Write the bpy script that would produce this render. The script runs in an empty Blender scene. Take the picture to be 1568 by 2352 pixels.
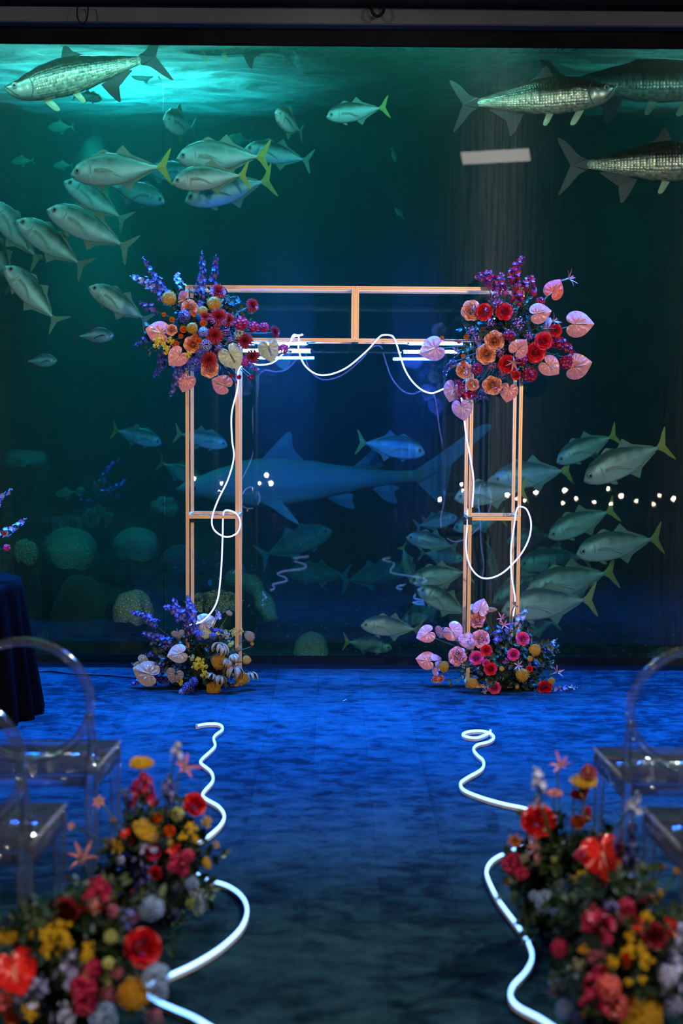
import bpy, bmesh, math, random
from mathutils import Vector, Matrix, noise
random.seed(7)
S = bpy.context.scene
COL = S.collection
PI = math.pi

# ---------------------------------------------------------------- camera
EYE = Vector((0, 0, 1.68)); FPX = 3267.0; CX, CY = 784.0, 1176.0
VPX, VPY = 768.0, 913.0
_yaw = math.atan((CX - VPX) / FPX); _pit = math.atan((CY - VPY) / FPX); _roll = math.radians(0.38)
FWD = Vector((math.sin(_yaw) * math.cos(_pit), math.cos(_yaw) * math.cos(_pit), -math.sin(_pit)))
_R = FWD.cross(Vector((0, 0, 1))).normalized(); _U = _R.cross(FWD)
RIGHT = _R * math.cos(_roll) + _U * math.sin(_roll); UP = _U * math.cos(_roll) - _R * math.sin(_roll)
cam = bpy.data.objects.new('camera', bpy.data.cameras.new('camera')); COL.objects.link(cam)
cam.matrix_world = Matrix.Translation(EYE) @ Matrix((RIGHT, UP, -FWD)).transposed().to_4x4()
cam.data.sensor_fit = 'HORIZONTAL'; cam.data.sensor_width = 24.0; cam.data.lens = 24.0 * FPX / 1568
cam.data.clip_start = 0.1; cam.data.clip_end = 60
cam.data.dof.use_dof = True; cam.data.dof.focus_distance = 8.3; cam.data.dof.aperture_fstop = 1.7
S.camera = cam
S.view_settings.view_transform = 'Standard'; S.view_settings.look = 'None'
S.view_settings.gamma = 1; S.view_settings.use_curve_mapping = False
S.view_settings.exposure = 0.0
S.cycles.use_denoising = True; S.cycles.max_bounces = 8; S.cycles.transparent_max_bounces = 24
S.cycles.volume_bounces = 0; S.cycles.sample_clamp_indirect = 30.0; S.cycles.caustics_reflective = False; S.cycles.caustics_refractive = False
S.cycles.use_adaptive_sampling = True; S.cycles.adaptive_threshold = 0.02

def ray(px, py): return (FWD * FPX + RIGHT * (px - CX) - UP * (py - CY)).normalized()
def W(px, py, Y):                                   # where the line of sight of a photo pixel meets depth Y
    d = ray(px, py); return EYE + d * ((Y - EYE.y) / d.y)
def FL(px, py, z=0.0):                              # where it meets the height z
    d = ray(px, py); return EYE + d * ((z - EYE.z) / d.z)
def SZ(npx, Y): return npx * Y / FPX                # metres for a length in pixels

# ---------------------------------------------------------------- world and lights
w = bpy.data.worlds.new('world'); S.world = w; w.use_nodes = True
w.node_tree.nodes['Background'].inputs[0].default_value = (0.01, 0.03, 0.06, 1); w.node_tree.nodes['Background'].inputs[1].default_value = 0.02
def light(name, kind, loc, aim, power, col, **kw):
    l = bpy.data.lights.new(name, kind); l.energy = power; l.color = col
    for k, v in kw.items(): setattr(l, k, v)
    o = bpy.data.objects.new(name, l); COL.objects.link(o); o.location = loc
    o.rotation_euler = (Vector(aim) - Vector(loc)).to_track_quat('-Z', 'Y').to_euler()
    return o
KEY = (2.15, -1.0, 2.7)
light('key_spot', 'SPOT', KEY, (0.4, 8.3, 1.95), 1100, (1.0, 0.90, 0.80), spot_size=math.radians(27), spot_blend=0.4, shadow_soft_size=0.08)
light('aisle_spot', 'SPOT', (3.6, 6.6, 4.6), (0.2, 3.7, 0), 1050, (0.75, 0.9, 1.0), spot_size=math.radians(50), spot_blend=0.7, shadow_soft_size=0.1)
light('ceiling_panel', 'AREA', (2.15, -1.2, 4.95), (0, 4.2, 0.2), 2.6, (1.0, 0.92, 0.88), shape='RECTANGLE', size=0.95, size_y=0.19)
light('front_fill', 'AREA', (4.9, 0.4, 4.5), (0.2, 4.1, 0.2), 215, (1.0, 0.90, 0.82), shape='SQUARE', size=0.5)  # unseen fill, added clear of the acrylic's reflections to brighten the foreground flowers
light('front_fill_left', 'AREA', (-4.9, 0.4, 4.5), (0.0, 4.1, 0.2), 215, (1.0, 0.90, 0.82), shape='SQUARE', size=0.5)  # matching unseen fill added on the left side
light('blue_flood', 'AREA', (0, 8.15, 4.9), (0, 7.35, 0), 1250, (0.0, 0.15, 1.0), shape='RECTANGLE', size=9, size_y=0.2, spread=math.radians(56))
light('reef_fill', 'SPOT', (-1.9, 11.3, 3.7), (-1.75, 10.7, 0.4), 240, (0.45, 1.0, 0.75), spot_size=math.radians(52), spot_blend=0.8, shadow_soft_size=0.1)  # unseen spot added under water to brighten the corals and seabed
light('tank_lamp_left', 'AREA', (-1.6, 10.9, 5.1), (-1.5, 10.8, 2), 70, (0.35, 1.0, 0.92), shape='RECTANGLE', size=1.0, size_y=0.7, spread=math.radians(110))
light('tank_fill_front', 'AREA', (-1.3, 9.29, 3.95), (-1.3, 10.5, 1), 40, (0.36, 1.0, 0.86), shape='RECTANGLE', size=5, size_y=0.06)  # strip added under water, hidden by the bulkhead, to light the fish
light('tank_lamp_right', 'AREA', (3.6, 10.4, 4.8), (2.6, 10.8, 1), 45, (0.5, 1.0, 0.8), shape='RECTANGLE', size=1, size_y=1)
# ---------------------------------------------------------------- helpers
def lin(c): return tuple((x / 12.92 if x <= 0.04045 else ((x + 0.055) / 1.055) ** 2.4) for x in c)
def newmat(name):
    m = bpy.data.materials.new(name); m.use_nodes = True
    return m, m.node_tree, m.node_tree.nodes['Principled BSDF']
def setp(p, **kw):
    names = dict(color='Base Color', rough='Roughness', metal='Metallic', spec='Specular IOR Level', emit='Emission Color', es='Emission Strength', sheen='Sheen Weight', coat='Coat Weight', trans='Transmission Weight', ior='IOR', aniso='Anisotropic')
    for k, v in kw.items():
        if k in ('color', 'emit') and len(v) == 3: v = (*v, 1)
        p.inputs[names[k]].default_value = v
def ramp(nt, stops):
    r = nt.nodes.new('ShaderNodeValToRGB'); e = r.color_ramp.elements
    while len(e) < len(stops): e.new(0.5)
    for i, (p, c) in enumerate(stops): e[i].position = p; e[i].color = (*c, 1)
    return r
def noise_node(nt, scale, detail=4, rough=0.55, vec=None, dist=0):
    n = nt.nodes.new('ShaderNodeTexNoise'); n.inputs['Scale'].default_value = scale; n.inputs['Detail'].default_value = detail
    n.inputs['Roughness'].default_value = rough; n.inputs['Distortion'].default_value = dist
    if vec: nt.links.new(vec, n.inputs['Vector'])
    return n
def coord(nt, kind='Object', scale=(1, 1, 1)):
    t = nt.nodes.new('ShaderNodeTexCoord'); m = nt.nodes.new('ShaderNodeMapping'); m.inputs['Scale'].default_value = scale
    nt.links.new(t.outputs[kind], m.inputs['Vector']); return m.outputs['Vector']
def bump(nt, p, height, strength=0.3, dist=0.01):
    b = nt.nodes.new('ShaderNodeBump'); b.inputs['Strength'].default_value = strength; b.inputs['Distance'].default_value = dist
    nt.links.new(height, b.inputs['Height']); nt.links.new(b.outputs['Normal'], p.inputs['Normal']); return b
def mottled(name, c1, c2, scale=8, rough=0.7, bs=0.3, bscale=60, bd=0.005, **kw):
    m, nt, p = newmat(name); v = coord(nt)
    n = noise_node(nt, scale, 5, 0.6, v); r = ramp(nt, [(0.35, c1), (0.65, c2)])
    nt.links.new(n.outputs['Fac'], r.inputs[0]); nt.links.new(r.outputs[0], p.inputs['Base Color'])
    b = noise_node(nt, bscale, 4, 0.6, v); bump(nt, p, b.outputs['Fac'], bs, bd); setp(p, rough=rough, **kw)
    return m
def mesh(name, verts, faces, mat=None, smooth=False):
    me = bpy.data.meshes.new(name); me.from_pydata([tuple(v) for v in verts], [], faces); me.update()
    if mat: me.materials.append(mat)
    if smooth: me.polygons.foreach_set('use_smooth', [True] * len(me.polygons))
    return me
def obj(name, me, parent=None, loc=None, label=None, cat=None, group=None, kind=None, mw=None):
    o = bpy.data.objects.new(name, me); COL.objects.link(o)
    if parent: o.parent = parent
    if loc is not None: o.location = loc
    if mw is not None: o.matrix_local = mw
    for k, v in (('label', label), ('category', cat), ('group', group), ('kind', kind)):
        if v: o[k] = v
    return o
def box_v(x0, x1, y0, y1, z0, z1):
    v = [(x0, y0, z0), (x1, y0, z0), (x1, y1, z0), (x0, y1, z0), (x0, y0, z1), (x1, y0, z1), (x1, y1, z1), (x0, y1, z1)]
    f = [(0, 3, 2, 1), (4, 5, 6, 7), (0, 1, 5, 4), (1, 2, 6, 5), (2, 3, 7, 6), (3, 0, 4, 7)]
    return v, f
def box(name, x0, x1, y0, y1, z0, z1, mat, bevel=0, **kw):
    v, f = box_v(x0, x1, y0, y1, z0, z1); me = mesh(name, v, f, mat)
    if bevel:
        bm = bmesh.new(); bm.from_mesh(me); bmesh.ops.bevel(bm, geom=bm.edges[:], offset=bevel, segments=1, affect='EDGES'); bm.to_mesh(me); bm.free()
    return obj(name, me, **kw)
class MB:                                            # collects pieces into one mesh
    def __init__(s): s.v = []; s.f = []; s.t = []
    def add(s, v, f, t=None):
        n = len(s.v); s.v += [tuple(q) for q in v]; s.f += [tuple(i + n for i in q) for q in f]
        s.t += list(t) if t is not None else [0.5] * len(v)
    def mesh(s, name, mat=None, smooth=True):
        me = mesh(name, s.v, s.f, mat, smooth)
        a = me.attributes.new('tint', 'FLOAT', 'POINT'); a.data.foreach_set('value', s.t)
        return me
def catmull(pts, n=8, closed=False):
    P = [Vector(p) for p in pts]; out = []
    L = len(P); rng = range(L if closed else L - 1)
    for i in rng:
        p0 = P[(i - 1) % L] if closed or i > 0 else P[0] * 2 - P[1]
        p1 = P[i]; p2 = P[(i + 1) % L]
        p3 = P[(i + 2) % L] if closed or i + 2 < L else P[-1] * 2 - P[-2]
        for k in range(n):
            t = k / n
            out.append(0.5 * ((2 * p1) + (p2 - p0) * t + (2 * p0 - 5 * p1 + 4 * p2 - p3) * t * t + (3 * p1 - p0 - 3 * p2 + p3) * t ** 3))
    if not closed: out.append(P[-1])
    return out
def tube(pts, rad, k=8, closed=False, cap=True, up=None, prof=None, t=None):
    P = [Vector(p) for p in pts]; n = len(P); V = []; F = []
    nrm = None
    for i in range(n):
        a = P[(i - 1) % n] if closed or i else P[0]; b = P[(i + 1) % n] if closed or i < n - 1 else P[-1]
        d = (b - a).normalized()
        if up is not None: nrm = (up - d * up.dot(d)).normalized() if abs(up.dot(d)) < 0.999 else Vector((1, 0, 0))
        elif nrm is None: nrm = d.orthogonal().normalized()
        else:
            nrm = nrm - d * nrm.dot(d)
            nrm = nrm.normalized() if nrm.length > 1e-6 else d.orthogonal().normalized()
        bi = d.cross(nrm); r = rad[i] if hasattr(rad, '__len__') else rad
        if prof: V += [P[i] + bi * x + nrm * y for x, y in prof]
        else: V += [P[i] + (nrm * math.cos(2 * PI * j / k) + bi * math.sin(2 * PI * j / k)) * r for j in range(k)]
    if prof: k = len(prof)
    for i in range(n if closed else n - 1):
        a = i * k; b = ((i + 1) % n) * k
        for j in range(k): F.append((a + j, a + (j + 1) % k, b + (j + 1) % k, b + j))
    if cap and not closed: F.append(tuple(range(k - 1, -1, -1))); F.append(tuple((n - 1) * k + j for j in range(k)))
    return V, F

# ---------------------------------------------------------------- room shell
GY = 9.2; FE = 8.73                                 # acrylic front, and where the carpet ends
TOP = W(784, 108, GY).z
m_black = mottled('black_paint', (0.003, 0.003, 0.004), (0.006, 0.006, 0.008), 3, 0.7, 0.1, 30, spec=0.05)
m_wall = mottled('dark_wall', (0.006, 0.007, 0.01), (0.012, 0.013, 0.016), 2, 0.8, 0.1, 20, spec=0.1)
m_beam = mottled('grey_plaster', (0.03, 0.03, 0.034), (0.06, 0.06, 0.064), 1.6, 0.6, 0.3, 14)
box('wall_left', -6.2, -6, -4.5, GY - .1, 0, 5.2, m_wall, kind='structure')
box('wall_right', 6, 6.2, -4.5, GY - .1, 0, 5.2, m_wall, kind='structure')
box('wall_back', -6.2, 6.2, -4.7, -4.5, 0, 5.2, m_wall, kind='structure')
box('ceiling', -6.2, 6.2, -4.7, GY, 5.2, 5.3, m_wall, kind='structure')
# bulkhead above the tank
zb = lambda py, Y: W(784, py, Y).z
box('trim_1', -6.5, 6.5, GY - 0.04, GY - 0.005, TOP, zb(50, GY), m_black, 0.005, kind='structure')
box('wall_front', -6.5, 6.5, GY - 0.16, GY - 0.04, zb(56, GY - 0.16), zb(9, GY - 0.16), m_beam, 0.008, kind='structure')
box('trim_2', -6.5, 6.5, GY - 0.26, GY - 0.17, zb(9, GY - 0.26), 5.2, m_black, 0.01, kind='structure')
box('trim_3', -6.5, 6.5, FE, GY + 0.3, -0.16, -0.06, m_black, kind='structure')   # the dark gutter below the glass
# carpet: planks of 0.25 x 1 m, each its own piece
m_carpet, nt, p = newmat('carpet')
tc = nt.nodes.new('ShaderNodeTexCoord'); geo = nt.nodes.new('ShaderNodeNewGeometry'); oi = nt.nodes.new('ShaderNodeObjectInfo')
mp = nt.nodes.new('ShaderNodeMapping'); mp.inputs['Scale'].default_value = (2.2, 3.6, 1); nt.links.new(geo.outputs['Position'], mp.inputs['Vector'])
n1 = noise_node(nt, 3.2, 10, 0.78, mp.outputs['Vector'], 0.4)
n2 = noise_node(nt, 0.9, 5, 0.6, geo.outputs['Position'])
add = nt.nodes.new('ShaderNodeMath'); add.operation = 'ADD'; nt.links.new(n1.outputs['Fac'], add.inputs[0])
mul = nt.nodes.new('ShaderNodeMath'); mul.operation = 'MULTIPLY'; nt.links.new(oi.outputs['Random'], mul.inputs[0]); mul.inputs[1].default_value = 0.05
nt.links.new(mul.outputs[0], add.inputs[1])
a2 = nt.nodes.new('ShaderNodeMath'); a2.operation = 'MULTIPLY_ADD'; nt.links.new(n2.outputs['Fac'], a2.inputs[0]); a2.inputs[1].default_value = 0.35; nt.links.new(add.outputs[0], a2.inputs[2])
r = ramp(nt, [(0.58, (0.0015, 0.008, 0.011)), (0.645, (0.004, 0.016, 0.021)), (0.70, (0.008, 0.030, 0.037)), (0.84, (0.018, 0.050, 0.056))])
nt.links.new(a2.outputs[0], r.inputs[0]); nt.links.new(r.outputs[0], p.inputs['Base Color'])
n3 = noise_node(nt, 260, 2, 0.6, geo.outputs['Position']); bump(nt, p, n3.outputs['Fac'], 0.5, 0.004); setp(p, rough=0.95, spec=0.05)
box('floor', -6.2, 6.2, -4.7, FE, -0.06, -0.005, m_black, kind='structure'); floor = bpy.data.objects['floor']
tv, tf = box_v(-0.1247, 0.1247, 0, 0.998, -0.004, 0); tm = mesh('carpet_tile', tv, tf, m_carpet)
bm = bmesh.new(); bm.from_mesh(tm); bmesh.ops.bevel(bm, geom=[e for e in bm.edges if e.verts[0].co.z > -0.001 and e.verts[1].co.z > -0.001], offset=0.0008, segments=1, affect='EDGES'); bm.to_mesh(tm); bm.free()
for i in range(-9, 10):
    off = (i * 0.37) % 1.0; x = 0.035 + i * 0.25; y = FE - 7 + off
    while y < FE - 0.01:
        L = min(0.998, FE - y)
        if y + L > 2.6:
            o = obj('carpet_tile', tm, floor, (x, y, 0)); o.scale.y = L / 0.998
        y += 1.0
box('floor_rear', -2.35, 2.41, -4.5, 2.6, -0.004, -0.0005, m_carpet, kind='structure', label=None)
for s in (-1, 1): box('floor_side', *((-6, -2.342) if s < 0 else (2.412, 6)), -4.5, FE, -0.004, -0.0005, m_carpet, kind='structure')

# ---------------------------------------------------------------- aquarium shell
m_glass, nt, p = newmat('acrylic'); out = nt.nodes['Material Output']; nt.nodes.remove(p)
tr = nt.nodes.new('ShaderNodeBsdfTransparent'); tr.inputs[0].default_value = (0.93, 0.97, 0.97, 1)
g1 = nt.nodes.new('ShaderNodeBsdfGlossy'); g1.inputs['Roughness'].default_value = 0.012; g1.inputs['Color'].default_value = (1, 1, 1, 1)
g2 = nt.nodes.new('ShaderNodeBsdfAnisotropic'); g2.inputs['Roughness'].default_value = 0.32; g2.inputs['Anisotropy'].default_value = 0.75; g2.inputs['Rotation'].default_value = 0.25
g2.inputs['Color'].default_value = (0.8, 0.85, 0.85, 1)
tg = nt.nodes.new('ShaderNodeCombineXYZ'); tg.inputs[0].default_value = 1.0; tg.inputs[2].default_value = 0.0; g2.inputs['Rotation'].default_value = 0.0; nt.links.new(tg.outputs[0], g2.inputs['Tangent'])
fr = nt.nodes.new('ShaderNodeFresnel'); fr.inputs[0].default_value = 1.5
fm = nt.nodes.new('ShaderNodeMath'); fm.operation = 'MULTIPLY'; fm.inputs[1].default_value = 1.4; nt.links.new(fr.outputs[0], fm.inputs[0])
mx = nt.nodes.new('ShaderNodeMixShader'); nt.links.new(fm.outputs[0], mx.inputs[0]); nt.links.new(tr.outputs[0], mx.inputs[1]); nt.links.new(g1.outputs[0], mx.inputs[2])
sc = noise_node(nt, 1.2, 6, 0.7, coord(nt, 'Object', (40, 1, 1.2))); sr = ramp(nt, [(0.3, (0.0006,) * 3), (0.75, (0.009,) * 3)]); nt.links.new(sc.outputs['Fac'], sr.inputs[0])
m2 = nt.nodes.new('ShaderNodeMixShader'); nt.links.new(sr.outputs[0], m2.inputs[0]); nt.links.new(mx.outputs[0], m2.inputs[1]); nt.links.new(g2.outputs[0], m2.inputs[2])
df = nt.nodes.new('ShaderNodeBsdfDiffuse'); df.inputs[0].default_value = (0.5, 0.6, 0.7, 1)
m3 = nt.nodes.new('ShaderNodeMixShader'); m3.inputs[0].default_value = 0.002; nt.links.new(m2.outputs[0], m3.inputs[1]); nt.links.new(df.outputs[0], m3.inputs[2])
nt.links.new(m3.outputs[0], out.inputs['Surface'])
win = obj('window_1', None, loc=(0, GY, 0), kind='structure')
jx = W(375, 900, GY).x
def sheet(name, x0, x1, z0, z1, mat, **kw): return obj(name, mesh(name, [(x0, 0, z0), (x1, 0, z0), (x1, 0, z1), (x0, 0, z1)], [(0, 1, 2, 3)], mat), **kw)
sheet('pane', -6, jx - 0.004, -0.06, TOP + 0.1, m_glass, parent=win); sheet('pane', jx + 0.004, 6, -0.06, TOP + 0.1, m_glass, parent=win)
m_seam, nt, p = newmat('seam'); nt.nodes.remove(p); sb = nt.nodes.new('ShaderNodeBsdfTransparent'); sb.inputs[0].default_value = (0.9, 0.96, 0.96, 1); nt.links.new(sb.outputs[0], nt.nodes['Material Output'].inputs['Surface'])
box('joint', jx - 0.0045, jx + 0.0045, -0.004, 0.02, -0.06, TOP, m_seam, parent=win)

# water: a volume with real absorption and scattering
TX0, TX1, TY1, TZ1 = -5.6, 5.6, 14.8, 4.15
mw_, nt, p = newmat('water_volume'); nt.nodes.remove(p); out = nt.nodes['Material Output']
vs = nt.nodes.new('ShaderNodeVolumeScatter'); vs.inputs['Color'].default_value = (0.15, 0.9, 0.8, 1); vs.inputs['Density'].default_value = 0.12; vs.inputs['Anisotropy'].default_value = 0.3
va = nt.nodes.new('ShaderNodeVolumeAbsorption'); va.inputs['Color'].default_value = (0.0, 0.76, 0.82, 1); va.inputs['Density'].default_value = 1.3
ad = nt.nodes.new('ShaderNodeAddShader'); nt.links.new(vs.outputs[0], ad.inputs[0]); nt.links.new(va.outputs[0], ad.inputs[1]); nt.links.new(ad.outputs[0], out.inputs['Volume'])
box('water', TX0, TX1, GY + 0.02, TY1, -0.5, TZ1, mw_, kind='structure')
# wavy surface seen from below
m_surf, nt, p = newmat('water_surface'); nt.nodes.remove(p); out = nt.nodes['Material Output']
tl = nt.nodes.new('ShaderNodeBsdfTranslucent'); tl.inputs[0].default_value = (0.55, 0.9, 0.85, 1)
tp = nt.nodes.new('ShaderNodeBsdfTransparent'); gl = nt.nodes.new('ShaderNodeBsdfGlossy'); gl.inputs['Roughness'].default_value = 0.08
sn = noise_node(nt, 1.0, 6, 0.6, coord(nt, 'Object', (2.2, 5.0, 1)), 0.8); b = nt.nodes.new('ShaderNodeBump'); b.inputs['Strength'].default_value = 0.9; b.inputs['Distance'].default_value = 0.12
nt.links.new(sn.outputs['Fac'], b.inputs['Height'])
for q in (tl, gl): nt.links.new(b.outputs[0], q.inputs['Normal'])
rr = ramp(nt, [(0.36, (0.15,) * 3), (0.7, (0.7,) * 3)]); nt.links.new(sn.outputs['Fac'], rr.inputs[0])
ma = nt.nodes.new('ShaderNodeMixShader'); nt.links.new(rr.outputs[0], ma.inputs[0]); nt.links.new(tp.outputs[0], ma.inputs[1]); nt.links.new(tl.outputs[0], ma.inputs[2])
mb = nt.nodes.new('ShaderNodeMixShader'); mb.inputs[0].default_value = 0.15; nt.links.new(ma.outputs[0], mb.inputs[1]); nt.links.new(gl.outputs[0], mb.inputs[2])
nt.links.new(mb.outputs[0], out.inputs['Surface'])
V = []; F = []; NX, NY = 120, 70
for j in range(NY + 1):
    for i in range(NX + 1):
        x = TX0 + 0.02 + (TX1 - TX0 - 0.04) * i / NX; y = GY + 0.05 + (TY1 - GY - 0.1) * j / NY
        V.append((x, y, 4.0 + 0.045 * noise.noise(Vector((x * 1.1, y * 2.6, 0))) + 0.02 * noise.noise(Vector((x * 3, y * 6, 4)))))
for j in range(NY):
    for i in range(NX): a = j * (NX + 1) + i; F.append((a, a + 1, a + NX + 2, a + NX + 1))
obj('water_surface', mesh('water_surface', V, F, m_surf, True), kind='structure')
# tank back: rockwork; seabed
m_rock, nt, p = newmat('reef_rock'); v = coord(nt)
n = noise_node(nt, 1.7, 9, 0.66, v, 0.4); r = ramp(nt, [(0.34, (0.006, 0.012, 0.01)), (0.5, (0.018, 0.03, 0.02)), (0.62, (0.06, 0.09, 0.045)), (0.75, (0.14, 0.17, 0.08))])
nt.links.new(n.outputs['Fac'], r.inputs[0]); nt.links.new(r.outputs[0], p.inputs['Base Color']); n = noise_node(nt, 9, 8, 0.7, v); bump(nt, p, n.outputs['Fac'], 0.8, 0.12); setp(p, rough=0.9)
def seabed_z(x, y):
    d = (y - GY)
    k = max(0, min(1, (-0.2 - x) / 0.7)); k = k * k * (3 - 2 * k)
    z = -0.22 + 0.13 * d + k * 0.11 * min(d, 2.1) ** 2 + 0.05 * noise.noise(Vector((x * 1.3, y * 1.3, 1))) + 0.03 * noise.noise(Vector((x * 4, y * 4, 2)))
    return z + 0.02 * noise.noise(Vector((x * 11, y * 11, 2)))
V = []; F = []; NX, NY = 150, 80
for j in range(NY + 1):
    for i in range(NX + 1):
        x = TX0 + (TX1 - TX0) * i / NX; y = GY + 0.03 + (TY1 - GY) * j / NY; V.append((x, y, seabed_z(x, y)))
for j in range(NY):
    for i in range(NX): a = j * (NX + 1) + i; F.append((a, a + 1, a + NX + 2, a + NX + 1))
m_bed, nt, p = newmat('seabed'); v = coord(nt)
n = noise_node(nt, 5, 9, 0.75, v, 0.6); r = ramp(nt, [(0.38, (0.008, 0.012, 0.008)), (0.55, (0.035, 0.045, 0.025)), (0.68, (0.10, 0.12, 0.065)), (0.8, (0.28, 0.32, 0.22))])
nt.links.new(n.outputs['Fac'], r.inputs[0]); nt.links.new(r.outputs[0], p.inputs['Base Color']); n = noise_node(nt, 22, 8, 0.7, v); bump(nt, p, n.outputs['Fac'], 0.8, 0.05); setp(p, rough=0.9)
obj('seabed', mesh('seabed', V, F, m_bed, True), kind='structure')
V = []; F = []; NX, NZ = 150, 70
for j in range(NZ + 1):
    for i in range(NX + 1):
        x = TX0 + (TX1 - TX0) * i / NX; z = -0.2 + 4.5 * j / NZ
        y = 12.5 - 0.7 * max(0, min(1, (x + 0.9) / 1.2)) * z / 4 - 0.9 * max(0, min(1, (-x - 2.0) / 0.8)) * max(0, z - 2.6)
        y += 0.55 * noise.noise(Vector((x * 0.8, z * 0.9, 3))) + 0.3 * noise.noise(Vector((x * 2, z * 2, 7))) + 0.12 * noise.noise(Vector((x * 5, z * 5, 7)))
        V.append((x, y, z))
for j in range(NZ):
    for i in range(NX): a = j * (NX + 1) + i; F.append((a, a + 1, a + NX + 2, a + NX + 1))
obj('reef_wall', mesh('reef_wall', V, F, m_rock, True), kind='structure')
for nm, a in (('tank_side', (TX0 - 0.1, TX0, GY, TY1, -0.3, 5.2)), ('tank_side', (TX1, TX1 + 0.1, GY, TY1, -0.3, 5.2)), ('tank_back', (TX0, TX1, TY1, TY1 + 0.1, -0.3, 6.4))):
    box(nm, *a, m_black, kind='structure')
# ---------------------------------------------------------------- fish
def fish_mat(name, back, side, belly, metal, rough, scales=0, bands=False, zr=(-0.16, 0.18)):
    m, nt, p = newmat(name); tc = nt.nodes.new('ShaderNodeTexCoord'); sx = nt.nodes.new('ShaderNodeSeparateXYZ')
    nt.links.new(tc.outputs['Object'], sx.inputs[0])
    mr = nt.nodes.new('ShaderNodeMapRange'); mr.inputs['From Min'].default_value = zr[0]; mr.inputs['From Max'].default_value = zr[1]; nt.links.new(sx.outputs['Z'], mr.inputs['Value'])
    nz = noise_node(nt, 9, 4, 0.6, tc.outputs['Object']); ad = nt.nodes.new('ShaderNodeMath'); ad.operation = 'MULTIPLY_ADD'; ad.inputs[1].default_value = 0.22
    nt.links.new(nz.outputs['Fac'], ad.inputs[0]); nt.links.new(mr.outputs[0], ad.inputs[2])
    r = ramp(nt, [(0.12, belly), (0.42, side), (0.60 if not scales else 0.55, side), (0.86 if not scales else 0.74, back)]); nt.links.new(ad.outputs[0], r.inputs[0])
    col = r.outputs[0]
    if scales:
        uv = nt.nodes.new('ShaderNodeUVMap'); uv.uv_map = 'uv'; mp = nt.nodes.new('ShaderNodeMapping'); mp.inputs['Scale'].default_value = (scales, scales * 0.62, 1); nt.links.new(uv.outputs[0], mp.inputs['Vector'])
        vo = nt.nodes.new('ShaderNodeTexVoronoi'); vo.inputs['Randomness'].default_value = 0.3; vo.inputs['Scale'].default_value = 1; nt.links.new(mp.outputs[0], vo.inputs['Vector'])
        hs = nt.nodes.new('ShaderNodeMixRGB'); hs.blend_type = 'MULTIPLY'; hs.inputs[0].default_value = 0.6; sxu = nt.nodes.new('ShaderNodeSeparateXYZ'); nt.links.new(uv.outputs[0], sxu.inputs[0]); gh = nt.nodes.new('ShaderNodeMapRange'); gh.inputs['From Min'].default_value = 0.19; gh.inputs['From Max'].default_value = 0.22; gh.inputs['To Max'].default_value = 0.6; nt.links.new(sxu.outputs['X'], gh.inputs['Value']); nt.links.new(gh.outputs[0], hs.inputs[0])
        rc = ramp(nt, [(0.0, (0.15, 0.12, 0.08)), (0.5, (0.85, 0.78, 0.66)), (1.0, (1.8, 1.5, 1.1))]); sv = nt.nodes.new('ShaderNodeSeparateColor'); nt.links.new(vo.outputs['Color'], sv.inputs[0]); nt.links.new(sv.outputs[0], rc.inputs[0])
        nt.links.new(col, hs.inputs[1]); nt.links.new(rc.outputs[0], hs.inputs[2]); col = hs.outputs[0]
        bm_ = nt.nodes.new('ShaderNodeMath'); bm_.operation = 'MULTIPLY'; nt.links.new(vo.outputs['Distance'], bm_.inputs[0]); nt.links.new(gh.outputs[0], bm_.inputs[1]); bump(nt, p, bm_.outputs[0], 0.6, 0.008)
    else:
        n2 = noise_node(nt, 90, 2, 0.5, tc.outputs['Object']); bump(nt, p, n2.outputs['Fac'], 0.15, 0.004)
    nt.links.new(col, p.inputs['Base Color']); setp(p, metal=metal, rough=rough)
    return m
def plain(name, c, rough=0.5, **kw):
    m, nt, p = newmat(name); n = noise_node(nt, 30, 4, 0.6, coord(nt)); r = ramp(nt, [(0.3, tuple(x * 0.75 for x in c)), (0.7, c)])
    nt.links.new(n.outputs['Fac'], r.inputs[0]); nt.links.new(r.outputs[0], p.inputs['Base Color']); setp(p, rough=rough, **kw); return m
m_jack = fish_mat('jack_skin', (0.06, 0.10, 0.08), (0.42, 0.50, 0.46), (0.72, 0.74, 0.72), 0.2, 0.40)
m_pomp = fish_mat('pompano_skin', (0.10, 0.14, 0.15), (0.34, 0.42, 0.46), (0.6, 0.62, 0.62), 0.4, 0.35)
m_tarp = fish_mat('tarpon_skin', (0.035, 0.03, 0.02), (0.66, 0.60, 0.50), (0.7, 0.66, 0.58), 0.5, 0.3, scales=50, zr=(-0.13, 0.13))
m_shark = fish_mat('shark_skin', (0.16, 0.19, 0.19), (0.22, 0.26, 0.27), (0.62, 0.64, 0.62), 0.0, 0.6, zr=(-0.10, 0.12))
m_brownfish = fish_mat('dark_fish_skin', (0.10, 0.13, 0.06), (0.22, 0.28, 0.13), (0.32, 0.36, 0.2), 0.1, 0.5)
m_finy = plain('yellow_fin', (0.50, 0.40, 0.06)); m_finp = plain('pale_fin', (0.20, 0.26, 0.19)); m_find = plain('dark_fin', (0.03, 0.035, 0.035)); m_fint = plain('tarpon_fin', (0.022, 0.018, 0.016)); m_finc = plain('cream_fin', (0.7, 0.66, 0.40))
m_sharkfin = plain('shark_fin', (0.16, 0.19, 0.20)); m_finpec = plain('pectoral_fin_skin', (0.34, 0.38, 0.32)); m_pupil = plain('pupil', (0.004, 0.004, 0.005), 0.15); m_iris = plain('iris', (0.35, 0.36, 0.28), 0.3); m_line = plain('gill_shadow', (0.08, 0.1, 0.09))
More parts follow.
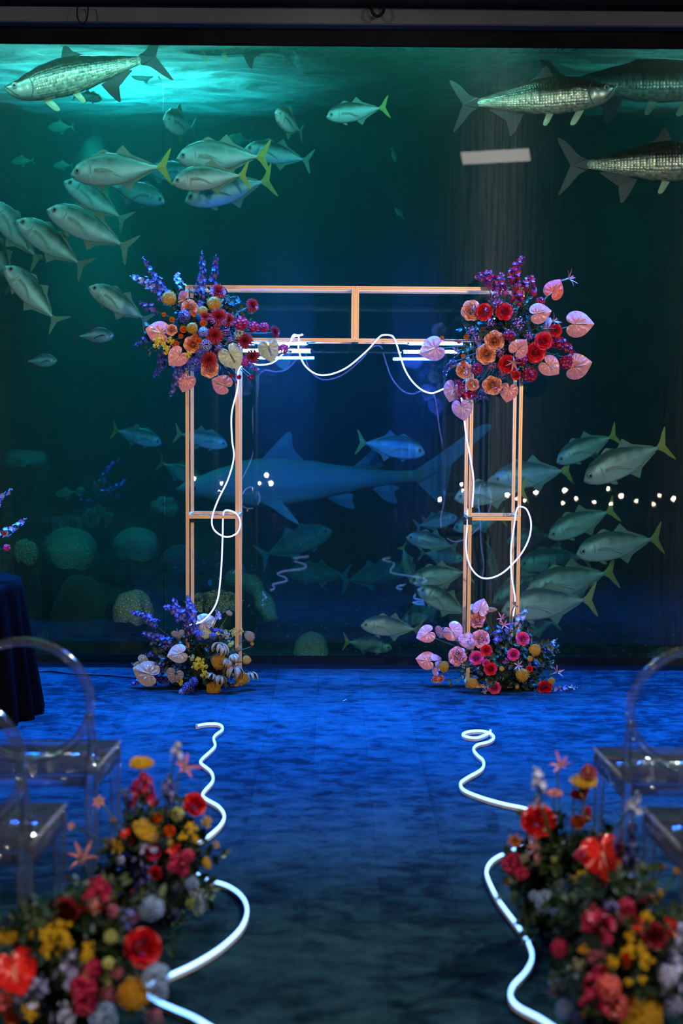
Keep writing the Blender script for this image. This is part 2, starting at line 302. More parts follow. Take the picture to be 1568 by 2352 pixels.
def interp(tab, t):
    for a, b in zip(tab, tab[1:]):
        if t <= b[0]:
            u = (t - a[0]) / (b[0] - a[0]); u = u * u * (3 - 2 * u) * 0.5 + u * 0.5
            return [p + (q - p) * u for p, q in zip(a[1:], b[1:])]
    return list(tab[-1][1:])
PROFILE = {   # t from snout to tail root: top, bottom, half width (all per unit of body length)
 'jack': [(0, -0.045, -0.055, .004), (.03, .0, -.085, .03), (.08, .06, -.115, .05), (.16, .115, -.145, .068), (.28, .155, -.165, .078), (.42, .17, -.17, .078), (.55, .155, -.16, .07), (.7, .115, -.12, .052), (.84, .062, -.066, .03), (.93, .028, -.03, .02), (1, .018, -.02, .012)],
 'pompano': [(0, -.03, -.05, .004), (.04, .03, -.10, .03), (.12, .12, -.17, .055), (.28, .21, -.22, .07), (.45, .23, -.23, .07), (.6, .20, -.2, .06), (.75, .12, -.13, .045), (.88, .05, -.055, .025), (1, .018, -.02, .012)],
 'tarpon': [(0, .0, -.02, .006), (.03, .018, -.055, .022), (.09, .045, -.08, .042), (.17, .075, -.098, .056), (.28, .105, -.112, .064), (.42, .122, -.118, .066), (.56, .112, -.106, .06), (.7, .085, -.08, .046), (.82, .06, -.055, .032), (.92, .036, -.034, .018), (1, .02, -.018, .005)],
 'shark': [(0, .0, -.012, .012), (.03, .022, -.028, .045), (.09, .045, -.045, .075), (.18, .075, -.07, .095), (.3, .105, -.09, .10), (.42, .108, -.092, .095), (.55, .088, -.078, .078), (.68, .062, -.055, .055), (.8, .042, -.035, .036), (.9, .028, -.024, .022), (1, .026, -.018, .014)]}
def fish_body(kind, bend=0.0, n=40, k=18):
    V = []; F = []; UV = []
    gill = {'jack': .235, 'pompano': .26, 'tarpon': .2, 'shark': 9}[kind]
    for i in range(n + 1):
        t = (i / n) ** 1.15; top, bot, hw = interp(PROFILE[kind], t)
        if t < gill and t > gill - 0.06: hw *= 1.06
        elif gill <= t < gill + 0.03: hw *= 0.93
        h = (top - bot) / 2; c = (top + bot) / 2
        for j in range(k):
            a = 2 * PI * j / k; ca, sa = math.cos(a), math.sin(a)
            y = hw * math.copysign(abs(ca) ** 0.85, ca); z = c + h * math.copysign(abs(sa) ** 1.0, sa)
            if kind == 'tarpon' and t < 0.1: z += 0.25 * (0.1 - t) * 0.9
            V.append((0.5 - t, y + bend * (t * t - 0.1) * (1 if True else 0), z)); UV.append((t, j / k * 1.0 if sa >= 0 else 1 - j / k))
    for i in range(n):
        for j in range(k): F.append((i * k + j, i * k + (j + 1) % k, (i + 1) * k + (j + 1) % k, (i + 1) * k + j))
    F.append(tuple(range(k - 1, -1, -1))); F.append(tuple(n * k + j for j in range(k)))
    return V, F, UV
def flat(outline, th=0.006, fan=None, taper=True, y0=0.0, lean=0.0):
    """a fin: outline in (x, z), thick at the root (first and last points), thin at its free edge"""
    n = len(outline); r0, r1 = Vector(outline[0]), Vector(outline[-1])
    c = (r0 + r1) / 2; V = []
    for s in (1, -1):
        for (x, z) in outline:
            d = (Vector((x, z)) - c).length
            V.append((x, y0 + s * th * (0.5 if d > 0.03 else 1.0) + lean * abs(z - c.y), z))
    cc = sum((Vector(q) for q in outline), Vector((0, 0))) / n
    V += [(cc.x, y0 + th + lean * abs(cc.y - c.y), cc.y), (cc.x, y0 - th + lean * abs(cc.y - c.y), cc.y)]; F = []
    for i in range(n):
        j = (i + 1) % n; F += [(i, j, 2 * n), (n + j, n + i, 2 * n + 1), (i, n + i, n + j, j)]
    return V, F
def smooth2(pts, n=5):
    return [(v.x, v.z) for v in catmull([(x, 0, z) for x, z in pts], n)]
FINS = {
 'jack': [('tail_fin', smooth2([(-.485, .018), (-.54, .06), (-.60, .135), (-.66, .19), (-.635, .11), (-.59, .035), (-.575, .0), (-.59, -.035), (-.635, -.11), (-.66, -.19), (-.60, -.135), (-.54, -.06), (-.485, -.018)], 4)),
          ('dorsal_fin', smooth2([(.2, .155), (.12, .2), (.05, .175), (.02, .165)], 3)),
          ('dorsal_fin', smooth2([(-.02, .155), (-.07, .20), (-.115, .235), (-.108, .185), (-.15, .15), (-.3, .10), (-.44, .042), (-.44, .02)], 3)),
          ('anal_fin', smooth2([(-.06, -.15), (-.12, -.20), (-.165, -.235), (-.155, -.18), (-.19, -.145), (-.3, -.10), (-.44, -.042), (-.44, -.02)], 3)),
          ('pelvic_fin', smooth2([(.22, -.155), (.15, -.205), (.11, -.2), (.14, -.15)], 3))],
 'tarpon': [('tail_fin', smooth2([(-.47, .03), (-.53, .055), (-.60, .125), (-.665, .155), (-.62, .06), (-.56, .0), (-.61, -.06), (-.665, -.165), (-.61, -.13), (-.53, -.055), (-.47, -.03)], 4)),
            ('dorsal_fin', smooth2([(.07, .11), (.03, .185), (-.005, .175), (-.03, .14), (-.14, .085), (-.05, .09)], 3)),
            ('anal_fin', smooth2([(-.16, -.095), (-.23, -.2), (-.27, -.22), (-.28, -.12), (-.4, -.05), (-.3, -.05)], 3)),
            ('pelvic_fin', smooth2([(.05, -.11), (.0, -.175), (-.03, -.17), (.0, -.105)], 3)),
            ('pectoral_fin', smooth2([(.28, -.085), (.2, -.185), (.16, -.18), (.22, -.09)], 3))],
 'shark': [('tail_fin', smooth2([(-.47, .02), (-.6, .10), (-.74, .19), (-.80, .20), (-.78, .165), (-.66, .07), (-.585, .0), (-.60, -.10), (-.575, -.115), (-.52, -.06), (-.48, -.02)], 4)),
           ('dorsal_fin', smooth2([(.16, .09), (.10, .15), (.04, .205), (.02, .2), (.015, .14), (-.03, .085)], 4)),
           ('second_dorsal_fin', smooth2([(-.22, .05), (-.28, .095), (-.325, .13), (-.33, .09), (-.35, .055), (-.32, .035)], 4)),
           ('anal_fin', smooth2([(-.30, -.04), (-.35, -.09), (-.40, -.105), (-.39, -.06), (-.41, -.04), (-.36, -.02)], 3)),
           ('pelvic_fin', smooth2([(-.10, -.06), (-.16, -.10), (-.22, -.12), (-.215, -.08), (-.22, -.06), (-.17, -.045)], 3))]}
FINS['pompano'] = [FINS['jack'][0]] + [('dorsal_fin', smooth2([(.05, .22), (-.06, .33), (-.10, .31), (-.12, .20), (-.38, .07), (-.3, .06)], 3)), ('anal_fin', smooth2([(.03, -.22), (-.08, -.33), (-.12, -.31), (-.14, -.19), (-.38, -.07), (-.3, -.06)], 3))]
def pectoral(kind, s):
    if kind == 'shark': o = [(.2, -.05), (.13, -.08), (.06, -.13), (.01, -.155), (.05, -.1), (.08, -.06)]
    elif kind == 'tarpon': o = [(.3, -.085), (.2, -.14), (.13, -.145), (.2, -.09)]
    else: o = [(.23, -.035), (.14, -.03), (.02, -.055), (-.10, -.10), (-.0, -.04), (.12, .0), (.22, .0)]
    y = interp(PROFILE[kind], 0.3)[2] * (0.93 if kind != 'shark' else 0.75)
    V, F = flat(smooth2(o, 3), 0.003 if kind != 'shark' else 0.006)
    k = 0.22 if kind != 'shark' else 0.75
    return [(x, s * (y + k * (abs(z + .05) + max(0, .2 - x) * 0.3) + yy), z) for x, yy, z in V], F
CACHE = {}
def fish(kind, name, px, py, length, ang, face, Y, label, cat='fish', skin=None, tail=None, fins=None, yaw=0.0, roll=0.0, group=None, bend=0.0, detail=True):
    """length: body in pixels without the tail fin; ang: tail raised by so many degrees on the picture side; face: -1 left, 1 right"""
    Y = Y + 0.27
    sk = skin or {'jack': m_jack, 'pompano': m_pomp, 'tarpon': m_tarp, 'shark': m_shark}[kind]
    tl = tail or {'jack': m_finy, 'pompano': m_find, 'tarpon': m_fint, 'shark': m_sharkfin}[kind]
    fn = fins or {'jack': m_finp, 'pompano': m_find, 'tarpon': m_fint, 'shark': m_sharkfin}[kind]
    L = SZ(length, Y) / max(0.35, math.cos(math.radians(yaw)))
    a = math.radians(ang); yw = math.radians(yaw)
    h = Vector((face * math.cos(a) * math.cos(yw), -math.sin(yw), -math.sin(a) * math.cos(yw))).normalized()
    lat = Vector((0, 0, 1)).cross(h).normalized(); up = h.cross(lat)
    if roll: q = Matrix.Rotation(math.radians(roll), 3, h); lat = q @ lat; up = q @ up
    mw = Matrix.Translation(W(px, py, Y)) @ Matrix((h, lat, up)).transposed().to_4x4() @ Matrix.Scale(L, 4)
    pf = m_finpec if kind == 'jack' else fn; key = (kind, round(bend, 2), sk.name)
    if key not in CACHE:
        V, F, UV = fish_body(kind, bend); me = mesh(name + '_body', V, F, sk, True)
        ul = me.uv_layers.new(name='uv')
        for lp in me.loops: ul.data[lp.index].uv = UV[lp.vertex_index]
        CACHE[key] = me
    if kind in ('jack', 'tarpon'): mw = mw @ Matrix.Diagonal((1, 1, 1.12, 1))
    root = obj(name, None, mw=mw, label=label, cat=cat, group=group)
    def bd(V): return [(x, y + bend * ((0.5 - x) ** 2 - 0.1), z) for x, y, z in V]
    obj('body', CACHE[key], root)
    for i, (fnm, o) in enumerate(FINS[kind]):
        mt = tl if fnm == 'tail_fin' else fn
        if kind == 'tarpon' and fnm in ('pelvic_fin', 'pectoral_fin'): mt = m_finc
        k2 = ('fin', kind, i, round(bend, 2), mt.name)
        if k2 not in CACHE:
            V, F = flat(o, 0.008 if kind != 'shark' else 0.012); CACHE[k2] = mesh(fnm, bd(V), F, mt)
        obj(fnm, CACHE[k2], root)
    for s in (-1, 1):
        if kind != 'tarpon':
            k2 = ('pec', kind, s, round(bend, 2), pf.name)
            if k2 not in CACHE: V, F = pectoral(kind, s); CACHE[k2] = mesh('pectoral_fin', bd(V), F, pf)
            obj('pectoral_fin', CACHE[k2], root)
        k3 = ('eye', kind)
        if k3 not in CACHE:
            r = {'jack': .036, 'pompano': .028, 'tarpon': .02, 'shark': .008}[kind]
            bm = bmesh.new(); bmesh.ops.create_uvsphere(bm, u_segments=12, v_segments=8, radius=r); bmesh.ops.scale(bm, vec=(1, .35, 1), verts=bm.verts); a_ = bpy.data.meshes.new('eye'); bm.to_mesh(a_)
            a_.materials.append(m_iris if kind != 'shark' else m_pupil); bmesh.ops.scale(bm, vec=(.6, 1.35, .6), verts=bm.verts); b_ = bpy.data.meshes.new('pupil'); bm.to_mesh(b_); b_.materials.append(m_pupil); bm.free()
            for q in (a_, b_): q.polygons.foreach_set('use_smooth', [True] * len(q.polygons))
            CACHE[k3] = (a_, b_)
        et, ez = {'jack': (.085, -.012), 'pompano': (.1, -.01), 'tarpon': (.075, .012), 'shark': (.075, .0)}[kind]
        hw = interp(PROFILE[kind], et)[2]
        e = obj('eye', CACHE[k3][0], root, (0.5 - et, s * (hw * 0.97 + .004) + bend * (et * et - 0.1), ez)); obj('pupil', CACHE[k3][1], e)
        if kind in ('jack', 'pompano', 'tarpon') and detail:
            k4 = ('gill', kind, s, round(bend, 2))
            if k4 not in CACHE:
                M = MB(); g = {'jack': .235, 'pompano': .26, 'tarpon': .2}[kind]
                for dg, rr, am in ((0, .0035, 1),):
                    pts = []
                    for q in range(9):
                        u = -1 + 2 * q / 8; t = g + dg - 0.028 * u * u; top, bot, w2 = interp(PROFILE[kind], t); h2 = (top - bot) / 2; c2 = (top + bot) / 2
                        zz = u * .78 * am; pts.append((0.5 - t, s * (w2 * (1 - zz * zz) ** .43 * 1.0) + bend * (t * t - .1), c2 + h2 * zz))
                    V, F = tube(pts, rr, 5); M.add(V, F)
                CACHE[k4] = M.mesh('gill_cover_edge', m_line)
            obj('gill_cover_edge', CACHE[k4], root)
            k5 = ('mouth', kind, s)
            if k5 not in CACHE:
                pts = [(0.5 - t, s * interp(PROFILE[kind], t)[2] * 0.98, z) for t, z in ((.003, -.05), (.03, -.062), (.055, -.075))] if kind != 'tarpon' else [(0.5 - t, s * interp(PROFILE[kind], t)[2] * 1.0, z) for t, z in ((.004, .03), (.03, .0), (.07, -.04), (.09, -.055))]
                V, F = tube(pts, .003, 5); CACHE[k5] = mesh('mouth', V, F, m_line)
            obj('mouth', CACHE[k5], root)
    return root
TB = 'tarpon cruising near the surface'
fish('tarpon', 'tarpon', 172, 172, 318, 14, -1, 9.35, 'large silver tarpon swimming head down to the left under the rippling surface', yaw=4)
fish('tarpon', 'tarpon', 520, 93, 230, -4, -1, 9.6, 'tarpon whose belly just shows beneath the black bulkhead near the pane joint')
fish('tarpon', 'tarpon', 1252, 222, 318, -5, 1, 9.25, 'silver tarpon facing right whose snout overlaps the tarpon behind it', yaw=4)
fish('tarpon', 'tarpon', 1490, 186, 372, -2, 1, 9.7, 'topmost tarpon at the right edge, partly behind the one ahead', yaw=2)
fish('tarpon', 'tarpon', 1520, 372, 352, -2, 1, 9.2, 'lowest of the tarpon at the right, cut by the edge, tail spread', yaw=3)
SC = 'jacks of the large school'
sch = [ # px, py, len, ang, face, Y, yaw, bend, label
 (262, 388, 196, 3, -1, 9.35, 4, 0, 'silver jack with yellow tail, leftmost of the upper five swimming left'),
 (498, 358, 182, -1, -1, 9.45, 5, 0.05, 'topmost jack of the upper group with a bright yellow tail'),
 (628, 352, 132, -12, -1, 9.9, 10, 0.1, 'jack with pale forked tail behind the upper group, rearmost to the right'),
 (472, 408, 152, 5, -1, 9.25, 4, -0.05, 'small bright jack sandwiched in the middle of the upper group'),
 (512, 436, 180, 12, -1, 9.6, 4, 0, 'lowest jack of the upper group with tail raised and yellow'),
 (385, 392, 120, 4, 1, 10.2, 10, 0, 'dim bluish jack half hidden between the two upper bright ones'),
 (212, 455, 140, -36, -1, 9.7, 12, 0.12, 'dark jack with head up, below the leftmost silver one'),
 (318, 442, 130, 15, 1, 9.9, 10, -0.1, 'green jack facing right just beside the pane joint'),
 (195, 518, 178, -28, -1, 9.4, 10, 0.1, 'green jack with head up, highest of the diagonal file'),
 (110, 552, 160, -38, -1, 9.45, 12, 0.12, 'green jack second in the diagonal file at the left'),
 (28, 522, 150, -55, -1, 9.5, 14, 0.12, 'jack cut by the left edge above the diagonal file'),
 (-12, 580, 140, -62, -1, 9.6, 10, 0, 'jack mostly outside the left edge, only its flank in view'),
 (68, 668, 150, -52, -1, 9.35, 12, 0.12, 'steeply tilted green jack at the bottom of the left file'),
 (266, 692, 132, -34, -1, 9.35, 14, 0.18, 'pale green jack curling beside the upper left bouquet'),
 (806, 258, 112, 9, -1, 9.7, 20, 0.25, 'round-bellied green jack alone in the top middle'),
 (322, 1002, 105, 12, 1, 10.2, 8, 0, 'jack facing right just left of the left tower'),
 (470, 1008, 110, 10, 1, 10.0, 8, 0, 'jack facing right seen inside the upper left tower'),
 (422, 1086, 100, 22, 1, 10.7, 14, 0, 'greenish jack diving right behind the shark snout'),
 (908, 1026, 138, 6, 1, 9.8, 8, 0, 'blue jack with green tail above the shark tail'),
 (1338, 1030, 138, 22, -1, 9.6, 6, 0, 'blue jack behind the big one at the upper right of the school'),
 (1424, 1062, 190, 21, -1, 9.25, 6, 0, 'large bright striped jack with yellow tail, uppermost right of the school'),
 (1208, 1090, 168, 6, -1, 9.6, 6, 0, 'blue jack crossing behind the right posts of the right tower'),
 (1116, 1132, 150, 4, -1, 9.4, 8, 0, 'bright blue jack seen inside the upper right tower'),
 (1325, 1202, 150, 20, -1, 9.6, 6, 0, 'jack with head down beneath the row of light reflections'),
 (1216, 1236, 110, 4, -1, 10.3, 8, 0, 'greenish jack right of the glowing loop on the right tower'),
 (1408, 1252, 180, 8, -1, 9.4, 6, 0, 'jack at the right end of the school, tail upright and dark yellow'),
 (1092, 1200, 110, 10, -1, 9.9, 8, 0, 'jack crossing behind the middle rail of the right tower'),
 (1262, 1286, 150, 4, -1, 10.15, 8, 0, 'dusky jack nose to tail beneath the greenish one'),
 (1298, 1334, 190, 10, -1, 9.5, 6, 0, 'jack with dark yellow tail in the lower right of the school'),
 (1196, 1350, 150, 22, -1, 9.9, 8, 0, 'jack in the lower school partly behind the back right post'),
 (1246, 1386, 196, 4, -1, 9.3, 6, 0, 'lowest large jack of the school with a bright yellow tail'),
 (1216, 1442, 110, 12, -1, 9.9, 8, 0, 'small dim jack above the lower right bouquet'),
 (1006, 1196, 90, -18, 1, 9.9, 20, 0.1, 'rounded jack facing right, left of the right tower'),
 (985, 1242, 108, -14, -1, 9.7, 8, 0, 'jack just left of the right tower with head up'),
 (1020, 1276, 90, 5, 1, 10.1, 10, 0, 'plump jack facing right touching the left posts of the right tower'),
 (936, 1300, 80, 62, 1, 9.7, 20, 0.2, 'jack swimming nearly straight up with a yellow tail'),
 (1002, 1322, 130, 6, -1, 9.5, 6, 0, 'bright blue jack left of the right tower, low in the school'),
 (1014, 1378, 128, -30, -1, 9.4, 10, 0, 'dark teal jack tilted head up beside the right tower'),
 (968, 1408, 110, 20, -1, 9.9, 20, 0, 'murky jack behind the tilted teal one'),
 (890, 1438, 126, -8, -1, 9.25, 8, 0, 'teal jack with large eye swimming alone low in the middle'),
 (852, 1480, 100, 4, 1, 9.6, 10, 0, 'pale jack lying low beneath the teal one'),
 (1130, 1290, 80, 78, 1, 10.0, 30, 0, 'jack seen end-up inside the lower right tower')]
for q in sch:
    fish('jack', 'jack_fish', q[0], q[1], q[2], q[3], q[4], q[5], q[8], yaw=q[6], bend=q[7], tail=m_finy if 'yellow' in q[8] or q[3] > -5 else m_finp, group=SC)
for q in [(688, 1242, 158, -24, 1, 10.6, 'big olive jack with trailing tail in the lower middle'), (722, 1316, 128, -4, -1, 11.0, 'dim olive jack facing left under the big one'), (868, 1318, 140, -14, 1, 10.9, 'dim olive jack facing right in the lower middle')]:
    fish('jack', 'jack_fish', *q[:6], q[6], skin=m_brownfish, tail=m_finp, group=SC, yaw=5)
for q in [(222, 770, 80, -4, 1, 9.5, 'small banded pompano with black forked tail under the curled jack'), (98, 828, 68, -4, 1, 9.7, 'small dark-tailed pompano near the left edge')]:
    fish('pompano', 'pompano', *q[:6], q[6], group='pompanos')
for q in [(408, 282, 50, 0, -1, 9.9, 68, 'green fish seen head-on beside the pane joint'), (660, 278, 56, -25, -1, 9.6, 62, 'fish seen head-on with fins spread, top middle'), (682, 138, 42, 70, 1, 10.2, 30, 'fish pointing up toward the surface')]:
    fish('pompano', 'reef_fish', *q[:6], q[7], yaw=q[6], tail=m_finp, fins=m_finp, group='distant reef fish', skin=m_jack)
for q in [(136, 292, 50, 4, -1, 11.2, 'tiny dim fish below the leftmost tarpon'), (48, 370, 44, 4, -1, 11.2, 'tiny dim fish at the left edge above the jacks'), (142, 380, 38, 2, -1, 11.3, 'tiny dim fish beside the leftmost silver jack'), (546, 320, 48, -6, -1, 10.9, 'small green fish above the topmost jack'), (150, 1132, 44, 4, -1, 10.9, 'olive fish hovering over the brain corals'),
          (66, 130, 70, 6, -1, 10.3, 'pale fish under the surface behind the leftmost tarpon'), (330, 172, 56, 2, -1, 10.3, 'hazy fish in the bright water behind the leftmost tarpon tail'), (206, 222, 60, 8, 1, 9.75, 'dark blue fish beneath the leftmost tarpon belly'), (905, 358, 30, 70, 1, 10.8, 'thin fish hanging upright under the ceiling light reflection'), (916, 488, 28, -50, -1, 10.8, 'tiny slanted fish in the dark middle'),(128, 110, 44, 50, 1, 10.0, 'pale fish just under the bulkhead above the leftmost tarpon')]:
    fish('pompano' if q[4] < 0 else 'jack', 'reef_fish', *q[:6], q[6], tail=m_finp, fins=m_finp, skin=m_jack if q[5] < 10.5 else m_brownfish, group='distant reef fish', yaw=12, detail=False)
fish('shark', 'shark', 686, 1108, 560, 3, -1, 10.25, 'long grey shark passing left behind the two towers', 'shark', yaw=3)
# ---------------------------------------------------------------- corals and rocks
def coral_mat(name, c1, c2, sc, kind='brain'):
    m, nt, p = newmat(name); v = coord(nt)
    n0 = noise_node(nt, 3, 3, 0.5, v); mixv = nt.nodes.new('ShaderNodeMixRGB'); mixv.inputs[0].default_value = 0.12; nt.links.new(v, mixv.inputs[1]); nt.links.new(n0.outputs['Color'], mixv.inputs[2])
    vo = nt.nodes.new('ShaderNodeTexVoronoi'); vo.feature = 'DISTANCE_TO_EDGE' if kind == 'brain' else 'F1'; vo.inputs['Scale'].default_value = sc; nt.links.new(mixv.outputs[0], vo.inputs['Vector'])
    n = noise_node(nt, 2.5, 4, 0.6, v); r = ramp(nt, [(0.3, c1), (0.7, c2)]); nt.links.new(n.outputs['Fac'], r.inputs[0])
    r2 = ramp(nt, [(0.0, (0.35,) * 3), (0.25, (1.1,) * 3)]); nt.links.new(vo.outputs['Distance'], r2.inputs[0]); mm = nt.nodes.new('ShaderNodeMixRGB'); mm.blend_type = 'MULTIPLY'; mm.inputs[0].default_value = 1
    nt.links.new(r.outputs[0], mm.inputs[1]); nt.links.new(r2.outputs[0], mm.inputs[2]); nt.links.new(mm.outputs[0], p.inputs['Base Color']); bump(nt, p, vo.outputs['Distance'], 0.8, 0.03); setp(p, rough=0.85); return m
m_brain = coral_mat('brain_coral', (0.24, 0.30, 0.18), (0.5, 0.6, 0.42), 85)
m_brain2 = coral_mat('pale_brain_coral', (0.34, 0.36, 0.2), (0.5, 0.52, 0.34), 60)
m_darkcoral = coral_mat('dark_coral', (0.03, 0.05, 0.025), (0.08, 0.12, 0.06), 80)
m_bluecoral = coral_mat('blue_coral', (0.05, 0.09, 0.12), (0.10, 0.15, 0.18), 80)
def blob(name, mat, sx, sy, sz, amp=0.1, freq=1.5, seed=0, ribs=0, sub=4):
    bm = bmesh.new(); bmesh.ops.create_icosphere(bm, subdivisions=sub, radius=1)
    for v in bm.verts:
        d = v.co.normalized(); k = 1 + amp * noise.noise(d * freq + Vector((seed, seed * 2, 0))) + amp * 0.3 * noise.noise(d * freq * 4 + Vector((seed, 0, 3)))
        if ribs: k += 0.09 * abs(math.sin(math.atan2(d.y, d.x) * ribs))
        v.co = Vector((d.x * sx * k, d.y * sy * k, d.z * sz * k))
    me = bpy.data.meshes.new(name); bm.to_mesh(me); bm.free(); me.materials.append(mat); me.polygons.foreach_set('use_smooth', [True] * len(me.polygons)); return me
def dome(name, x0, x1, y0, y1, Y, mat, label, cat='coral', amp=0.1, seed=0, ribs=0, group=None, sz=None, rot=0):
    Y += .25; c = W((x0 + x1) / 2, y1, Y); sx = SZ((x1 - x0) / 2, Y); h = SZ(y1 - y0, Y)
    o = obj(name, blob(name, mat, sx, sx * 0.85, h * (sz or 0.62), amp, 1.6, seed, ribs), label=label, cat=cat, group=group)
    o.location = (c.x, Y + sx * 0.3, c.z + h * 0.38); o.rotation_euler.z = rot
    g = obj('base_rock', blob('base_rock', m_rock, sx * 1.5, sx * 1.1, max(0.06, o.location.z - h * .35 - seabed_z(c.x, Y)) * 0.9, 0.35, 2, seed + 5, sub=3), o); g.location.z = -h * .35 - (o.location.z - h * .35 - seabed_z(c.x, Y)) * 0.6
    return o
G = 'brain corals on the seabed'
dome('brain_coral', 98, 214, 1232, 1312, 10.2, m_brain, 'bright domed brain coral, foremost of the pair left of the towers', seed=1, group=G, amp=.05)
dome('brain_coral', 92, 220, 1212, 1300, 10.7, m_brain, 'brownish brain coral peeping from behind the bright dome', seed=2, group=G, amp=.05)
dome('brain_coral', 256, 366, 1212, 1290, 10.6, m_brain, 'oval brain coral between the bright dome and the left tower', seed=3, group=G, amp=.08)
dome('brain_coral', 366, 462, 1250, 1325, 10.3, m_bluecoral, 'bluish dark brain coral behind the left posts', seed=4, group=G, amp=.06)
dome('cactus_coral', 28, 84, 1240, 1296, 9.9, m_brain2, 'small ribbed yellowish coral ball at the far left', seed=5, ribs=7)
dome('boulder_coral', 108, 268, 1322, 1545, 9.7, m_darkcoral, 'huge dark green coral boulder right of the draped table', seed=6, amp=.12)
dome('brain_coral', 256, 352, 1350, 1442, 9.35, m_brain2, 'pale deeply grooved coral head above the lower left flowers', seed=7, group=G, amp=.1, sz=.55)
dome('brain_coral', 672, 756, 1452, 1535, 9.6, m_brain, 'green coral dome low in the middle of the tank', seed=8, group=G)
dome('boulder_coral', 1385, 1540, 1368, 1530, 10.3, m_darkcoral, 'dark coral boulder low at the right behind the school', seed=9, amp=.12)
dome('brain_coral', 1478, 1600, 1490, 1560, 9.5, m_brain, 'green coral mound behind the round back of the right chair', seed=10, group=G)
dome('boulder_coral', 560, 700, 1370, 1440, 10.9, m_darkcoral, 'low dark mound in the middle distance', seed=12, amp=.1)
dome('sponge', 0, 112, 1032, 1090, 11.4, m_brain, 'green lumpy sponge ledge high at the left edge', seed=13, amp=.3, cat='sponge')
dome('sponge', 345, 408, 1142, 1186, 10.9, m_brain, 'small green sponge clump under the shark snout', seed=14, amp=.3, cat='sponge')
# leafy coral seen through the left tower, branching corals on the ridge
def leafy(name, px, py, wpx, hpx, Y, mat, label, n=46, seed=0, up=False):
    Y += .25; rnd = random.Random(seed); c = W(px, py, Y); r = SZ(wpx / 2, Y); h = SZ(hpx, Y)
    root = obj(name, blob('coral_base', m_rock, r * 0.9, r * 0.7, h * 0.45, 0.2, 2, seed, sub=3), loc=tuple(c), label=label, cat='coral')
    M = MB()
    for i in range(n):
        a = rnd.uniform(0, 2 * PI); q = math.sqrt(rnd.random()); x, y = r * q * math.cos(a), 0.7 * r * q * math.sin(a); z = h * 0.45 * math.sqrt(max(0, 1 - q * q * 0.8)); s = h * rnd.uniform(.16, .3); t = rnd.uniform(0, PI)
        V = []; F = []; K = 7
        for j in range(3):
            for k in range(K):
                u = -1 + 2 * k / (K - 1); hh = j / 2
                V.append((x + math.cos(t) * u * s * (.5 + .5 * hh) + math.sin(t) * 0.3 * s * math.sin(u * 5 + i), y + math.sin(t) * u * s * (.5 + .5 * hh) - math.cos(t) * .3 * s * math.sin(u * 5 + i), z + hh * s * (1.9 if up else 1) * (1 - .25 * u * u) + rnd.uniform(-.1, .1) * s * hh))
        for j in range(2):
            for k in range(K - 1): b = j * K + k; F.append((b, b + 1, b + K + 1, b + K))
        M.add(V, F)
    o = obj('coral_blades', M.mesh('coral_blades', mat), root, kind='stuff')
    return root
leafy('leafy_coral', 492, 1420, 110, 90, 9.4, m_brain2, 'clump of leafy coral seen through the lower left tower', 80, 3)
leafy('branching_coral', 185, 1232, 130, 60, 11.2, m_brain, 'ragged coral crest on the ridge above the brain corals', 40, 4, True)
leafy('branching_coral', 228, 1225, 60, 66, 11.0, m_brain, 'small upright coral tuft right of the ragged crest', 16, 5, True)
# pipe-like sponge log
P = [W(x, y, Y) for x, y, Y in ((528, 1330, 10.4), (556, 1330, 10.3), (585, 1350, 10.2), (606, 1385, 10.1), (622, 1425, 10.0))]
V, F = tube(catmull(P, 5), [SZ(24, 10) * (0.85 + 0.15 * math.sin(i * 0.9)) for i in range(21)], 12)
obj('sponge_log', mesh('sponge_log', V, F, m_brain, True), label='curved grey-green sponge log just right of the left tower', cat='sponge')
# scattered rubble (kept as one piece: small stones nobody could count)
rnd = random.Random(5); M = MB()
for i in range(700):
    x = rnd.uniform(-3.2, 3.4); y = rnd.uniform(GY + 0.12, 12); s = rnd.uniform(0.005, 0.015); z = seabed_z(x, y)
    V = [(x + s * a * rnd.uniform(.6, 1.2), y + s * b * rnd.uniform(.6, 1.2), z + s * c * rnd.uniform(.5, .9)) for a, b, c in ((1, 0, 0), (-1, 0, 0), (0, 1, 0), (0, -1, 0), (0, 0, 1), (0, 0, -1))]
    M.add(V, [(0, 2, 4), (2, 1, 4), (1, 3, 4), (3, 0, 4), (2, 0, 5), (1, 2, 5), (3, 1, 5), (0, 3, 5)])
obj('rubble', M.mesh('rubble', plain('rubble', (0.3, 0.33, 0.26), 0.9), False), bpy.data.objects['seabed'], kind='stuff')

# ---------------------------------------------------------------- gold frame arch
AY = 8.17; AD = 0.30; T = 0.019
m_gold, nt, p = newmat('satin_gold'); setp(p, color=(0.86, 0.46, 0.18), metal=0.3, rough=0.42); n = noise_node(nt, 1, 3, 0.5, coord(nt, 'Object', (160, 160, 3))); bump(nt, p, n.outputs['Fac'], 0.08, 0.001)
m_blacktape = plain('black_tape', (0.006, 0.006, 0.007), 0.5)
GA = 'gold metal stands forming the arch'
def tube_bar(nm, root, a, b, axis):
    """square tube with a groove down the middle of each face"""
    t = T / 2; g = T * 0.06; pr = [(-t, -t), (-g, -t), (0, -t + g * 1.4), (g, -t), (t, -t), (t, -g), (t - g * 1.4, 0), (t, g), (t, t), (g, t), (0, t - g * 1.4), (-g, t), (-t, t), (-t, g), (-t + g * 1.4, 0), (-t, -g)]
    V, F = tube([a, b], 1, prof=pr, up=Vector((0, 1, 0)) if axis != 'y' else Vector((0, 0, 1)))
    return obj(nm, mesh(nm, V, F, m_gold), root)
